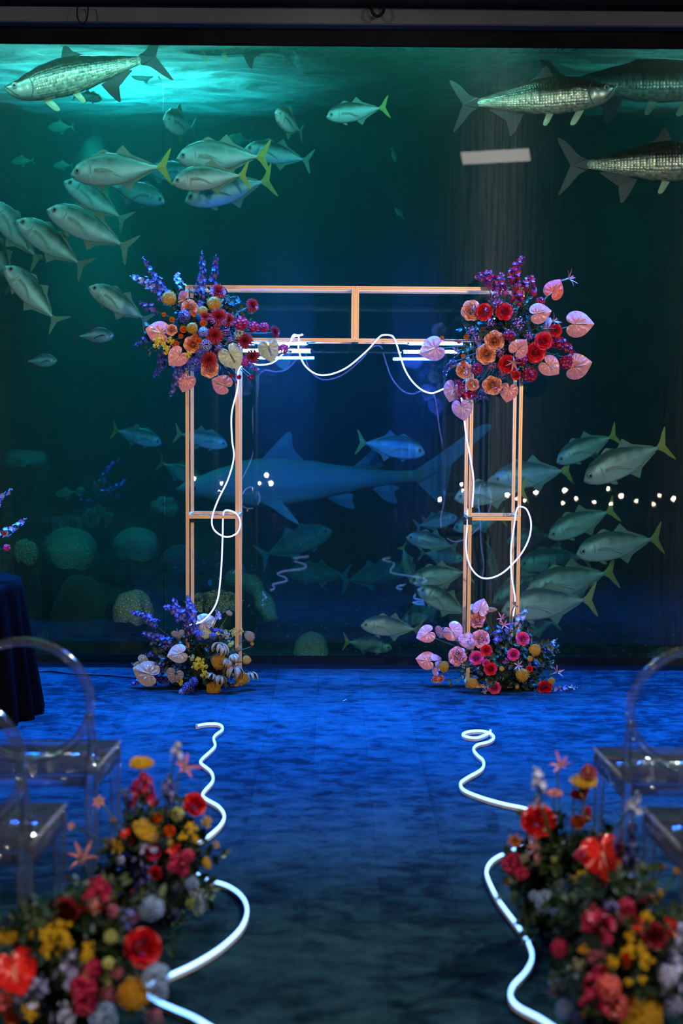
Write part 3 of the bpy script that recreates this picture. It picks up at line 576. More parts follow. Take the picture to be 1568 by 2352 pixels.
def stand(x0, x1, z0, z1, label, skip_bottom=False):
    root = obj('metal_stand', None, loc=((x0 + x1) / 2, AY + AD / 2, z0), label=label, cat='stand', group=GA)
    hx = (x1 - x0) / 2 - T / 2; hy = AD / 2 - T / 2; h = z1 - z0
    for sx in (-1, 1):
        for sy in (-1, 1): tube_bar('post', root, (sx * hx, sy * hy, T if not skip_bottom else 0), (sx * hx, sy * hy, h - T), 'z')
    for z in ((T / 2, h - T / 2) if not skip_bottom else (h - T / 2,)):
        for sy in (-1, 1): tube_bar('rail', root, (-hx - T / 2, sy * hy, z), (hx + T / 2, sy * hy, z), 'x')
        for sx in (-1, 1): tube_bar('side_rail', root, (sx * hx, -hy + T / 2, z), (sx * hx, hy - T / 2, z), 'y')
    return root
LX0, LX1, RX0, RX1 = -0.857, -0.552, 0.772, 1.074
stL = stand(LX0, LX1, 0, 0.998, 'gold lower stand of the left tower rising from blue and yellow flowers')
stR = stand(RX0, RX1, 0, 0.998, 'gold lower stand of the right tower rising from pink and red flowers')
stLu = stand(LX0, LX1, 1.0, 1.995, 'gold upper stand of the left tower under the orange and red bouquet', True)
stRu = stand(RX0, RX1, 1.0, 1.995, 'gold upper stand of the right tower under the deep red bouquet', True)
XM = 0.112
stand(LX0, XM - 0.001, 1.997, 2.312, 'gold stand laid flat as the left half of the lintel')
stand(XM + 0.001, RX1, 1.997, 2.312, 'gold stand laid flat as the right half of the lintel')
for rt, x, y, z in ((stL, LX0 + T / 2, AD - T / 2, .955), (stR, RX0 + T / 2, AD - T / 2, .95), (stR, RX0 + T / 2, T / 2, .975), (stLu, LX0 + T / 2, T / 2, .94 - .02)):
    b = box('tape_band', -T / 2 - .002, T / 2 + .002, -T / 2 - .002, T / 2 + .002, -.022, .022, m_blacktape, parent=rt); b.location = (x - (rt.location.x), y - AD / 2, z)

# ---------------------------------------------------------------- light ropes and tubes
m_case = plain('rope_casing', (0.75, 0.66, 0.66), 0.4)
def emis(name, c, s):
    m, nt, p = newmat(name); setp(p, color=(0.8, 0.85, 0.9), emit=c, es=s, rough=0.3); return m
m_rope_floor = emis('rope_light_floor', (0.14, 0.40, 1.0), 4.2)
m_rope_arch = emis('rope_light_arch', (0.24, 0.27, 1.0), 3.6)
m_tube = emis('tube_light', (0.02, 0.14, 1.0), 1100)
def rope(label, pts, wd, ht, mat, up, split=0.55, k=7, cat='light rope', back=False):
    P = catmull(pts, k); root = obj('light_rope', None, loc=tuple(P[0]), label=label, cat=cat, group=None)
    L = [q - P[0] for q in P]
    a, b = wd / 2, ht
    pc = [(-a, 0), (a, 0), (a, b * split), (-a, b * split)]
    V, F = tube(L, 1, prof=pc, up=up); obj('casing', mesh('casing', V, F, m_case), root)
    pl = [(-a * .86, b * split + .0004), (a * .86, b * split + .0004), (a * .8, b * .85), (a * .35, b), (-a * .35, b), (-a * .8, b * .85)]
    V, F = tube(L, 1, prof=pl, up=up); obj('glowing_strip', mesh('glowing_strip', V, F, mat, True), root)
    if back:
        V, F = tube([q - P[0] + Vector((0, .0012, 0)) for q in P], 1, prof=[(-x, -y * .6) for x, y in pl], up=up); obj('rear_strip', mesh('rear_strip', V, F, mat, True), root)
    e = obj('end_cap', mesh('end_cap', *box_v(-a * 1.1, a * 1.1, -a * .8, a * .8, 0, b * 1.05), m_case), root); return root
Zu = Vector((0, 0, 1))
def on_floor(l): return [FL(x, y, 0.003) + Vector((0, 0, 0.0)) for x, y in l]
pl = [(452, 1674), (475, 1670), (503, 1671), (511, 1682), (491, 1700), (493, 1722), (463, 1752), (463, 1762), (485, 1781), (488, 1802), (466, 1830), (472, 1843), (502, 1861), (515, 1882), (505, 1905), (478, 1930), (450, 1945), (425, 1972), (438, 2003), (470, 2028), (522, 2045), (556, 2070), (567, 2102), (553, 2142), (510, 2185), (450, 2224), (385, 2255), (330, 2282), (358, 2310), (400, 2330), (450, 2352), (520, 2395)]
rope('white-blue light rope snaking along the carpet from below the left tower', on_floor(pl), 0.0105, 0.022, m_rope_floor, Zu)
pr = [(1126, 1686), (1118, 1693), (1095, 1702), (1072, 1700), (1062, 1694), (1075, 1688), (1100, 1686), (1122, 1690), (1134, 1700), (1122, 1711), (1096, 1718), (1087, 1728), (1096, 1742), (1110, 1756), (1105, 1775), (1072, 1795), (1057, 1808), (1068, 1825), (1110, 1842), (1160, 1856), (1212, 1868), (1255, 1895), (1240, 1935), (1190, 1956), (1152, 1973), (1128, 1988), (1117, 2008), (1121, 2030), (1140, 2070), (1162, 2102), (1192, 2142), (1215, 2180), (1221, 2212), (1205, 2245), (1178, 2275), (1172, 2300), (1190, 2325), (1240, 2352), (1290, 2385)]
rope('white-blue light rope with a coiled far end on the carpet, right of the aisle', on_floor(pr), 0.0105, 0.022, m_rope_floor, Zu)
def on_arch(l): return [W(x, y, Y) for x, y, Y in l]
fY, bY, mY = AY - 0.022, AY + AD + 0.02, AY + AD / 2
la = on_arch([(693, 770, bY), (682, 771, mY), (672, 772, fY), (660, 800, fY), (628, 832, fY), (595, 838, fY), (568, 834, fY), (548, 850, fY - .01), (546, 890, fY - .01), (532, 950, fY), (533, 1010, fY), (537, 1050, fY), (524, 1100, fY), (500, 1150, fY), (487, 1190, fY), (492, 1217, fY), (518, 1233, fY), (543, 1225, fY), (552, 1202, fY), (543, 1180, fY), (522, 1172, fY), (513, 1182, mY), (511, 1240, mY), (507, 1320, mY - .05), (497, 1385, mY - .1), (466, 1425, fY), (425, 1437, fY)])
rope('white light rope hung down the left tower with a loop at the middle rail', la, 0.0095, 0.010, m_rope_arch, Vector((0, -1, 0)), back=True)
lm = on_arch([(670, 777, bY), (680, 771, mY), (686, 776, fY), (686, 805, fY), (702, 842, fY), (738, 862, fY), (790, 848, fY), (840, 808, fY), (868, 777, fY - .01), (880, 770, mY), (896, 771, mY), (908, 784, fY), (930, 850, fY), (958, 888, fY), (990, 903, fY), (1026, 892, fY), (1055, 905, fY - .02), (1064, 950, fY), (1070, 1000, fY), (1083, 1070, fY), (1087, 1110, fY), (1084, 1165, fY)])
rope('white light rope draped in two swags below the lintel and down to the right', lm, 0.0095, 0.010, m_rope_arch, Vector((0, -1, 0)), back=True)
lr = on_arch([(1073, 1172, mY), (1073, 1200, mY), (1070, 1260, fY + .05), (1082, 1305, fY), (1110, 1328, fY), (1150, 1318, fY), (1190, 1280, fY - .0), (1213, 1240, fY), (1219, 1202, fY), (1210, 1172, fY), (1197, 1164, fY), (1186, 1170, fY), (1179, 1215, fY + .04), (1173, 1260, mY), (1174, 1320, mY), (1182, 1375, mY), (1178, 1415, mY)])
rope('white light rope making a wide loop through the lower right tower', lr, 0.0095, 0.010, m_rope_arch, Vector((0, -1, 0)), back=True)
m_house = plain('black_housing', (0.01, 0.01, 0.012), 0.4)
def tube_lamp(x0, x1, x2, x3, y1, y2, hx0, hx1, label):
    c = W((x0 + x1) / 2, y1, AY + AD - .02); root = obj('tube_lamp', None, loc=tuple(c), label=label, cat='lamp', group='blue-white tube lamps under the lintel')
    for a, b, y, dY in ((x0, x1, y1, -.02), (x2, x3, y2, -.05)):
        A, B = W(a, y, AY + AD + dY) - c, W(b, y, AY + AD + dY) - c
        V, F = tube([A, B], 0.009, 10); obj('lamp_tube', mesh('lamp_tube', V, F, m_tube, True), root)
        V, F = tube([B, B + Vector((.012, 0, 0))], 0.011, 10); obj('tube_cap', mesh('tube_cap', V, F, m_house, True), root)
        V, F = tube([A - Vector((.012, 0, 0)), A], 0.011, 10); obj('tube_cap', mesh('tube_cap', V, F, m_house, True), root)
    A = W(hx0, 782, AY + AD) - c; B = W(hx1, 782, AY + AD) - c
    box('housing', A.x, B.x, A.y - .045, A.y - .0, A.z - .012, A.z + .008, m_house, parent=root)
tube_lamp(566, 703, 558, 712, 789, 805, 560, 724, 'pair of blue-white light tubes under the lintel beside the left bouquet')
tube_lamp(940, 1062, 927, 1050, 789, 808, 925, 1066, 'pair of blue-white light tubes under the lintel beside the right bouquet')

# ---------------------------------------------------------------- draped cocktail table
m_cloth = plain('navy_cloth', (0.003, 0.0015, 0.0012), 0.9, spec=0.05)
tcx = W(-124, 1345, 7.4).x; tR = 0.385; tz = 0.715
root = obj('cocktail_table', None, loc=(tcx, 7.4, 0), label='round table at the left edge under a black floor-length cloth', cat='table')
V = []; F = []; K = 180; rows = 16
for j in range(rows + 1):
    u = j / rows
    for i in range(K):
        a = 2 * PI * i / K; fold = math.sin(a * 17 + 1.5 * math.sin(a * 3)) * 0.5 + 0.5
        r_ = tR + u * 0.085 + (0.05 * u ** 0.7) * (fold - 0.4) + 0.01 * math.sin(a * 5) * u
        V.append((r_ * math.cos(a), r_ * math.sin(a), tz - (tz - 0.006) * u + 0.008 * math.sin(a * 9) * (u == 1)))
V.append((0, 0, tz + 0.002)); c0 = len(V) - 1
for j in range(rows):
    for i in range(K): F.append((j * K + i, j * K + (i + 1) % K, (j + 1) * K + (i + 1) % K, (j + 1) * K + i))
for i in range(K): F.append((c0, (i + 1) % K, i))
obj('tablecloth', mesh('tablecloth', V, F, m_cloth, True), root)
V, F = tube([(0, 0, 0.02), (0, 0, tz - .03)], 0.03, 12); obj('pedestal', mesh('pedestal', V, F, m_house, True), root)
V, F = tube([(0, 0, 0.0), (0, 0, 0.02)], 0.22, 24); obj('base', mesh('base', V, F, m_house), root)
V, F = tube([(0, 0, tz - .03), (0, 0, tz - .004)], tR - .006, 48); obj('tabletop', mesh('tabletop', V, F, m_house), root)

# ---------------------------------------------------------------- clear chairs
m_acr, nt, p = newmat('clear_plastic'); nt.nodes.remove(p); out = nt.nodes['Material Output']
tr = nt.nodes.new('ShaderNodeBsdfTransparent'); tr.inputs[0].default_value = (0.90, 0.93, 0.97, 1); gl = nt.nodes.new('ShaderNodeBsdfGlossy'); gl.inputs['Roughness'].default_value = 0.06
lw = nt.nodes.new('ShaderNodeFresnel'); lw.inputs[0].default_value = 1.55
mm = nt.nodes.new('ShaderNodeMath'); mm.operation = 'MULTIPLY_ADD'; mm.inputs[1].default_value = 0.85; mm.inputs[2].default_value = 0.015; nt.links.new(lw.outputs[0], mm.inputs[0])
rf = nt.nodes.new('ShaderNodeBsdfRefraction'); rf.inputs['IOR'].default_value = 1.25; rf.inputs['Color'].default_value = (0.9, 0.93, 0.97, 1); rf.inputs['Roughness'].default_value = 0.0
m0 = nt.nodes.new('ShaderNodeMixShader'); m0.inputs[0].default_value = 0.15; nt.links.new(tr.outputs[0], m0.inputs[1]); nt.links.new(rf.outputs[0], m0.inputs[2])
m1 = nt.nodes.new('ShaderNodeMixShader'); nt.links.new(mm.outputs[0], m1.inputs[0]); nt.links.new(m0.outputs[0], m1.inputs[1]); nt.links.new(gl.outputs[0], m1.inputs[2]); df = nt.nodes.new('ShaderNodeBsdfDiffuse'); df.inputs[0].default_value = (0.8, 0.8, 0.85, 1); m2_ = nt.nodes.new('ShaderNodeMixShader'); m2_.inputs[0].default_value = 0.03
nt.links.new(m1.outputs[0], m2_.inputs[1]); nt.links.new(df.outputs[0], m2_.inputs[2]); nt.links.new(m2_.outputs[0], out.inputs['Surface'])
m_edge = m_acr.copy(); m_edge.name = 'clear_plastic_edge'; [n for n in m_edge.node_tree.nodes if n.type == 'MIX_SHADER'][-1].inputs[0].default_value = 0.16  # more diffuse copy, for the added strips that catch the blue light
def soft(me, off, seg=2):
    bm = bmesh.new(); bm.from_mesh(me); bmesh.ops.bevel(bm, geom=bm.edges[:], offset=off, segments=seg, affect='EDGES'); bm.to_mesh(me); bm.free(); me.polygons.foreach_set('use_smooth', [True] * len(me.polygons)); return me
def chair(X, Y, rz, label):
    """origin under the middle of the back edge of the seat; the seat runs away along +Y"""
    root = obj('clear_chair', None, loc=(X, Y, 0), label=label, cat='chair', group='clear chairs along the aisle'); root.rotation_euler.z = rz
    zs = 0.462
    def hexa(nm, b, t):  # lofted box between two quads
        return obj(nm, soft(mesh(nm, b + t, [(3, 2, 1, 0), (4, 5, 6, 7), (0, 1, 5, 4), (1, 2, 6, 5), (2, 3, 7, 6), (3, 0, 4, 7)], m_acr), 0.004), root)
    wb, wf, D = 0.205, 0.235, 0.41
    hexa('seat', [(-wb, 0, zs - .018), (wb, 0, zs - .018), (wf, D, zs - .018), (-wf, D, zs - .018)], [(-wb, 0, zs), (wb, 0, zs), (wf, D, zs), (-wf, D, zs)])
    for s in (-1, 1):
        q = lambda x, y: (s * x, y)
        hexa('side_apron', [(s * (wb - .006) if s > 0 else s * wb, .01, zs - .075), (s * wb if s > 0 else s * (wb - .006), .01, zs - .075), (s * wf if s > 0 else s * (wf - .006), D, zs - .075), (s * (wf - .006) if s > 0 else s * wf, D, zs - .075)],
             [(s * (wb - .006) if s > 0 else s * wb, .01, zs - .019), (s * wb if s > 0 else s * (wb - .006), .01, zs - .019), (s * wf if s > 0 else s * (wf - .006), D, zs - .019), (s * (wf - .006) if s > 0 else s * wf, D, zs - .019)])
        V, F = tube([(s * (wb + .001), .005, zs - .006), (s * (wf + .001), D - .005, zs - .006)], .0065, 8); obj('light_catching_edge', mesh('light_catching_edge', V, F, m_edge, True), root)  # strip added along the seat side to imitate its lit blue edge
        V, F = tube(catmull([(s * (wf - .018), D - .02, 0.0), (s * (wf - .016), D - .022, .25), (s * (wf - .016), D - .024, zs - .02)], 4), [.013 + .009 * i / 8 for i in range(9)], 10); obj('front_leg', mesh('front_leg', V, F, m_acr, True), root)
        pts = catmull([(s * (wb + .012), -.10, 0.0), (s * (wb - .004), -.03, .22), (s * (wb - .012), 0.0, zs - .03), (s * (wb - .003), -.015, zs + .08), (s * .196, -.045, zs + .19)], 5)
        V, F = tube(pts, [.013 + .008 * math.sin(PI * min(1, i / 17)) for i in range(len(pts))], 10); obj('rear_leg', mesh('rear_leg', V, F, m_acr, True), root)
    hexa('front_apron', [(-wf + .02, D - .006, zs - .075), (wf - .02, D - .006, zs - .075), (wf - .02, D, zs - .075), (-wf + .02, D, zs - .075)], [(-wf + .02, D - .006, zs - .019), (wf - .02, D - .006, zs - .019), (wf - .02, D, zs - .019), (-wf + .02, D, zs - .019)])
    hexa('rear_apron', [(-wb + .02, 0, zs - .06), (wb - .02, 0, zs - .06), (wb - .02, .006, zs - .06), (-wb + .02, .006, zs - .06)], [(-wb + .02, 0, zs - .019), (wb - .02, 0, zs - .019), (wb - .02, .006, zs - .019), (-wb + .02, .006, zs - .019)])
    R_ = 0.205; tl = math.radians(13); pts = []
    for i in range(48):
        a = 2 * PI * i / 48; u, v = R_ * math.cos(a), R_ * math.sin(a) + R_ + .045; pts.append((u, -.02 - v * math.sin(tl), zs + v * math.cos(tl)))
    V, F = tube(pts, 1, closed=True, up=Vector((0, -math.cos(tl), -math.sin(tl))), prof=[(-.013, -.007), (-.006, -.011), (.006, -.011), (.013, -.007), (.013, .007), (.006, .011), (-.006, .011), (-.013, .007)])
    obj('round_back', mesh('round_back', V, F, m_acr, True), root)
chair(-0.985, 4.57, 0.02, 'clear round-backed chair in front of the black draped table')
chair(-1.03, 3.78, 0.02, 'clear round-backed chair nearest the camera on the left, half outside the frame')
chair(1.145, 4.50, -0.02, 'clear round-backed chair on the right whose back overlaps the green coral mound')
chair(1.16, 3.77, -0.02, 'clear chair nearest the camera on the right, only its seat corner showing')

# ---------------------------------------------------------------- small things
V, F = tube(catmull([FL(x, y, .006) for x, y in ((60, 1545), (110, 1541), (160, 1547), (230, 1550), (300, 1556), (345, 1562))], 6), .005, 6)
obj('power_cable', mesh('power_cable', V, F, m_house, True), label='thin black cable on the carpet running to the lower left flowers', cat='cable')
def hook(px, py, wpx, hpx, label, loopy):
    c = W(px, py, 8.95); a, h = SZ(wpx / 2, 8.95), SZ(hpx, 8.95)
    pts = [(-a, .03, 0), (-a, -.0, -h * .1), (-a * .9, -.02, -h * .7), (0, -.02, -h), (a * .9, -.02, -h * .7), (a, -.0, -h * .1)] + ([(a, .03, 0)] if loopy else [(a * .5, -.02, h * .1)])
    V, F = tube(catmull(pts, 5), .004 if loopy else .01, 6); obj('wire_loop' if loopy else 'hook', mesh('hook', V, F, m_black, True), loc=tuple(c), label=label, cat='hook')
hook(190, 12, 24, 42, 'thin wire loop hanging on the bulkhead at upper left', True)
hook(867, 12, 26, 26, 'thick black hook on the bulkhead near the middle', False)
V = [(-.012, 0, 0), (0, -.008, .004), (.014, .004, .01), (.004, .01, .002), (0, 0, .006)]
obj('fallen_petal', mesh('fallen_petal', V, [(0, 1, 4), (1, 2, 4), (2, 3, 4), (3, 0, 4), (0, 3, 2, 1)], plain('petal_scrap', (.6, .5, .6))), loc=tuple(FL(791, 1610, .002)), label='tiny scrap lying alone mid-aisle on the carpet', cat='petal')
# candles in glass cups far behind the viewer: they show as warm points in the acrylic
m_flame = emis('flame', (1.0, 0.78, 0.6), 220); m_cup = plain('cup', (0.3, 0.3, 0.3), 0.2)
def mirror_spot(px, py, Yl):
    Yv = 2 * GY - Yl; q = W(px, py, Yv); return Vector((q.x, Yl, q.z))
for i, (x, y) in enumerate([(1296, 1138), (1322, 1155), (1292, 1170), (1230, 1143), (1396, 1133), (1364, 1163), (1426, 1151), (1460, 1160), (1500, 1168), (1546, 1158), (1402, 1168), (1514, 1148), (1164, 1148), (1186, 1156), (1204, 1160), (612, 1103), (596, 1120), (583, 1135), (622, 1122), (508, 1120), (504, 1140), (446, 1110), (1060, 1122), (1062, 1136), (1010, 1158)]):
    q = mirror_spot(x, y, -3.0 + 0.6 * math.sin(i * 2.3)); r0 = 0.016 if i % 3 else 0.026
    root = obj('candle', None, loc=(q.x, q.y, max(0, q.z)), label='small lit candle on the dark floor at the back of the room', cat='candle', group='candles at the back of the room')
    V, F = tube([(0, 0, 0), (0, 0, .05)], .025, 12); obj('cup', mesh('cup', V, F, m_cup, True), root)
    bm = bmesh.new(); bmesh.ops.create_icosphere(bm, subdivisions=1, radius=r0); bmesh.ops.translate(bm, vec=(0, 0, .05 + r0), verts=bm.verts); me = bpy.data.meshes.new('flame'); bm.to_mesh(me); bm.free(); me.materials.append(m_flame); obj('flame', me, root)
# ---------------------------------------------------------------- flowers
def petal_mat(name, c_in, c_out, rough=0.5, c_mid=None, veins=False, **kw):
    m, nt, p = newmat(name); at = nt.nodes.new('ShaderNodeAttribute'); at.attribute_name = 'tint'
    v = coord(nt); n = noise_node(nt, 14, 3, 0.6, v)
    st = [(0.0, c_in)] + ([(0.5, c_mid)] if c_mid else []) + [(1.0, c_out)]
    r = ramp(nt, st); nt.links.new(at.outputs['Fac'], r.inputs[0])
    hv = nt.nodes.new('ShaderNodeHueSaturation'); nt.links.new(r.outputs[0], hv.inputs['Color'])
    mr = nt.nodes.new('ShaderNodeMapRange'); mr.inputs['From Min'].default_value = .3; mr.inputs['From Max'].default_value = .7; mr.inputs['To Min'].default_value = .72; mr.inputs['To Max'].default_value = 1.25
    nt.links.new(n.outputs['Fac'], mr.inputs['Value']); nt.links.new(mr.outputs[0], hv.inputs['Value']); nt.links.new(hv.outputs[0], p.inputs['Base Color']); setp(p, rough=rough, **kw)
    return m
PM = {}
def pm(k, *a, **kw): PM[k] = petal_mat('petal_' + k, *a, **kw)
pm('pink', (.66, .20, .18), (.74, .26, .25), .28, coat=.3); pm('coral', (.75, .12, .10), (.80, .16, .14), .28, coat=.3); pm('dustypink', (.60, .20, .20), (.70, .27, .27), .3, coat=.3)
pm('lavender', (.58, .30, .48), (.62, .36, .55), .28, coat=.3); pm('greenwhite', (.42, .42, .24), (.48, .50, .28), .3, coat=.3); pm('cream', (.50, .36, .22), (.55, .42, .26), .28, coat=.35)
pm('red', (.55, .006, .01), (.72, .012, .02), .4); pm('redgloss', (.85, .04, .02), (.80, .01, .01), .25, coat=.4); pm('darkred', (.10, .004, .01), (.24, .006, .014), .5); pm('crimson', (.35, .004, .04), (.55, .01, .08), .5)
pm('stock', (.22, .004, .03), (.42, .008, .05), .5); pm('mum', (.25, .006, .01), (.42, .02, .02), .5, c_mid=(.36, .012, .014)); pm('mumdark', (.18, .005, .012), (.33, .02, .04), .5)
pm('orange', (.80, .14, .005), (.92, .22, .01), .45, c_mid=(.85, .18, .005)); pm('peach', (.92, .28, .02), (.85, .40, .28), .5, c_mid=(.90, .26, .04)); pm('yellow', (.82, .48, .01), (.90, .62, .02), .5)
pm('amber', (.45, .19, .002), (.85, .45, .01), .7); pm('mustard', (.5, .25, .005), (.85, .52, .02), .7); pm('tan', (.30, .16, .05), (.46, .27, .09), .7)
pm('blue', (.40, .36, .48), (.045, .04, .20), .5, c_mid=(.09, .08, .28)); pm('navy', (.08, .08, .2), (.015, .02, .15), .5); pm('lilac', (.55, .55, .68), (.20, .19, .46), .5); pm('pale', (.62, .62, .75), (.45, .46, .68), .5)
pm('palehyd', (.30, .42, .62), (.26, .38, .62), .5); pm('brightblue', (.5, .5, .3), (.04, .16, .62), .5); pm('waxpink', (.30, .03, .06), (.58, .16, .24), .5); pm('waxwhite', (.3, .35, .3), (.55, .6, .6), .5)
pm('claw', (.55, .35, .25), (.62, .10, .16), .4); pm('hotpink', (.60, .02, .10), (.80, .05, .18), .45); pm('rust', (.22, .04, .01), (.62, .13, .01), .5); pm('lime', (.45, .45, .10), (.55, .55, .16), .5); pm('pinkrose', (.95, .30, .10), (.80, .32, .42), .5, c_mid=(.92, .36, .26))
pm('dusty', (.36, .33, .2), (.5, .46, .3), .6); pm('fuzz', (.05, .07, .12), (.12, .14, .22), .7)
m_stem = plain('stem_green', (.055, .10, .025), .5); m_leaf = plain('leaf_green', (.022, .055, .018), .42); m_leaf2 = plain('leaf_olive', (.06, .09, .025), .5); m_leaf3 = plain('leaf_blue_green', (.02, .06, .05), .4)
m_spx = {k: plain('spadix_' + k, c, .4) for k, c in (('pink', (.80, .50, .12)), ('cream', (.75, .45, .25)), ('redgloss', (.85, .35, .22)), ('lavender', (.72, .50, .25)), ('greenwhite', (.10, .06, .03)), ('coral', (.5, .2, .08)), ('dustypink', (.45, .2, .08)))}
m_foam = plain('floral_foam', (.01, .02, .01), .9)
R0 = random.Random(11)
def petal(M, az, r0, z0, L, Wd, e0, e1, n=4, w=2, shape='round', cup=0.25, t0=0.0, t1=1.0, ruf=0.0, org=None):
    ca, sa = math.cos(az), math.sin(az); r, z = r0, z0; V = []; T_ = []
    ph = R0.uniform(0, 6)
    for i in range(n + 1):
        s = i / n; e = e0 + (e1 - e0) * s
        if i: r += math.cos(e) * L / n; z += math.sin(e) * L / n
        sh = {'round': (0.35 + 0.65 * min(1, s * 1.6)) * math.sqrt(max(0.04, 1 - max(0, s - .35) ** 2 / .45)), 'strap': (.55 + .45 * math.sin(PI * min(1, s * 1.1))) * (1 if s < .8 else .75), 'point': math.sin(PI * min(.97, .12 + .85 * s)) + .05}[shape]
        nx, nz = -math.sin(e), math.cos(e)
        for j in range(w + 1):
            u = -1 + 2 * j / w; wd = Wd * 0.5 * sh * u; lift = cup * Wd * 0.5 * u * u * sh + ruf * Wd * math.sin(u * 4 + ph + s * 3) * s
            V.append(((r + nx * lift) * ca - wd * sa, (r + nx * lift) * sa + wd * ca, z + nz * lift)); T_.append(t0 + (t1 - t0) * s)
    F = [(i * (w + 1) + j, i * (w + 1) + j + 1, (i + 1) * (w + 1) + j + 1, (i + 1) * (w + 1) + j) for i in range(n) for j in range(w)]
    if org: V = [tuple(Vector(v) + Vector(org)) for v in V]
    M.add(V, F, T_)
def ball(M, c, r, t, q=None):
    s = r; V = [(c[0] + a * s, c[1] + b * s, c[2] + d * s) for a, b, d in ((1, 0, 0), (-.5, .87, 0), (-.5, -.87, 0), (0, 0, 1), (0, 0, -.8))]
    M.add(V, [(0, 1, 3), (1, 2, 3), (2, 0, 3), (1, 0, 4), (2, 1, 4), (0, 2, 4)], [t] * 5)
def b_rose(M, k=0):
    for L, (n, r0, ln, wd, e0, e1) in enumerate([(3, .01, .22, .18, 1.5, 2.0), (4, .04, .26, .26, 1.45, 1.9), (5, .08, .30, .34, 1.4, 1.75), (5, .12, .33, .44, 1.25, 1.5), (6, .16, .36, .54, 1.1, 1.1), (6, .19, .38, .64, .85, .6), (6, .20, .38, .72, .55, .05)]):
        for i in range(n): petal(M, 2 * PI * i / n + L * .7 + R0.uniform(-.15, .15), r0, -.12 - .02 * L, ln, wd, e0, e1 + R0.uniform(-.2, .2), 4, 3, 'round', .35, .15 * L, .15 * L + .25, .05)
def b_garden(M):
    for L, (n, r0, ln, wd, e0, e1) in enumerate([(6, .02, .22, .14, 1.3, 2.0), (9, .07, .24, .17, 1.3, 1.8), (11, .13, .26, .20, 1.25, 1.6), (11, .19, .28, .26, 1.2, 1.35), (8, .22, .30, .42, 1.0, .9), (7, .23, .34, .56, .75, .4), (6, .22, .36, .66, .45, -.05)]):
        for i in range(n): petal(M, 2 * PI * i / n + L * .7 + R0.uniform(-.2, .2), r0, -.12 - .015 * L, ln, wd, e0 + R0.uniform(-.15, .15), e1, 3, 3, 'round', .4, .1 * L, .17 * L + .2 if L < 5 else 1, .14)
def b_ranunculus(M):
    for L, (n, r0, ln, wd, e0, e1) in enumerate([(5, .01, .18, .18, 1.4, 2.4), (6, .06, .26, .24, 1.25, 2.2), (7, .10, .32, .28, 1.0, 2.0), (8, .14, .36, .32, .8, 1.8), (8, .17, .38, .36, .5, 1.4)]):
        for i in range(n): petal(M, 2 * PI * i / n + L * .5, r0, -.14 - .02 * L, ln, wd, e0, e1, 4, 2, 'round', .3, .1 * L, .15 * L + .3, .02)
def b_mum(M):
    for L, (n, ln, e0, e1) in enumerate([(10, .2, 1.35, 1.7), (14, .28, 1.1, 1.4), (18, .36, .85, 1.0), (22, .42, .6, .55), (24, .46, .35, .1), (24, .48, .05, -.3)]):
        for i in range(n): petal(M, 2 * PI * (i + .5 * (L % 2)) / n + R0.uniform(-.08, .08), .03, 0, ln * R0.uniform(.9, 1.05), .085, e0, e1, 3, 2, 'strap', .5, .1, 1.0)
    for i in range(24): a = i * 2.4; q = .012 * math.sqrt(i) * 1.6; ball(M, (q * math.cos(a), q * math.sin(a), .12), .018, 0)
def b_gerbera(M):
    for n, ln, e in ((22, .46, .1), (18, .36, .35)):
        for i in range(n): petal(M, 2 * PI * i / n, .1, -.02, ln - .06, .10, e, e - .25, 3, 2, 'strap', .2, .5, 1)
    for i in range(60): a = i * 2.4; q = .016 * math.sqrt(i); ball(M, (q * math.cos(a), q * math.sin(a), .03), .02, 0)
def b_yarrow(M):
    n = 190
    for i in range(n):
        a = i * 2.39996; q = .48 * math.sqrt((i + .5) / n) * (1 + .07 * math.sin(3 * a) + .05 * noise.noise(Vector((a, i * .2, 0))))
        ball(M, (q * math.cos(a), q * math.sin(a), .10 * (1 - (q / .5) ** 2) + R0.uniform(-.012, .02)), .036 * R0.uniform(.7, 1.25), R0.random())
    V = []; F = []; K = 20
    for q, z in ((0, .055), (.3, .03), (.44, -.03), (.2, -.12), (.02, -.28)):
        V += [(q * math.cos(2 * PI * k / K), q * math.sin(2 * PI * k / K), z) for k in range(K)]
    for j in range(4): F += [(j * K + k, j * K + (k + 1) % K, (j + 1) * K + (k + 1) % K, (j + 1) * K + k) for k in range(K)]
    M.add(V, F, [.1] * len(V))
def b_hydrangea(M):
    for i in range(70):
        z = 1 - 1.3 * (i + .5) / 70; a = i * 2.39996; q = math.sqrt(max(0, 1 - z * z)); floret(M, Vector((q * math.cos(a), q * math.sin(a), z)) * .42, Vector((q * math.cos(a), q * math.sin(a), z)), .17, 4, R0.uniform(0, .5))
def floret(M, pos, nrm, size, n=5, t=0.0, pts=None, cup=.35):
    nrm = (nrm + Vector((R0.uniform(-.3, .3), R0.uniform(-.3, .3), R0.uniform(-.3, .3)))).normalized(); a = nrm.orthogonal().normalized(); b = nrm.cross(a); V = [pos]; T_ = [t]; F = []
    ph = R0.uniform(0, 6)
    for i in range(n):
        an = ph + 2 * PI * i / n; d = a * math.cos(an) + b * math.sin(an); e = a * -math.sin(an) + b * math.cos(an); s = size * .5 * R0.uniform(.85, 1.15); k = len(V); tt = R0.uniform(.55, 1)
        V += [pos + d * s * .6 - e * s * .42 + nrm * s * cup * .5, pos + d * s * 1.0 - e * s * .2 + nrm * s * cup, pos + d * s + e * s * .2 + nrm * s * cup * 1.1, pos + d * s * .6 + e * s * .42 + nrm * s * cup * .5]; T_ += [tt] * 4
        F += [(0, k, k + 3), (k, k + 1, k + 2, k + 3)]
    M.add(V, F, T_)
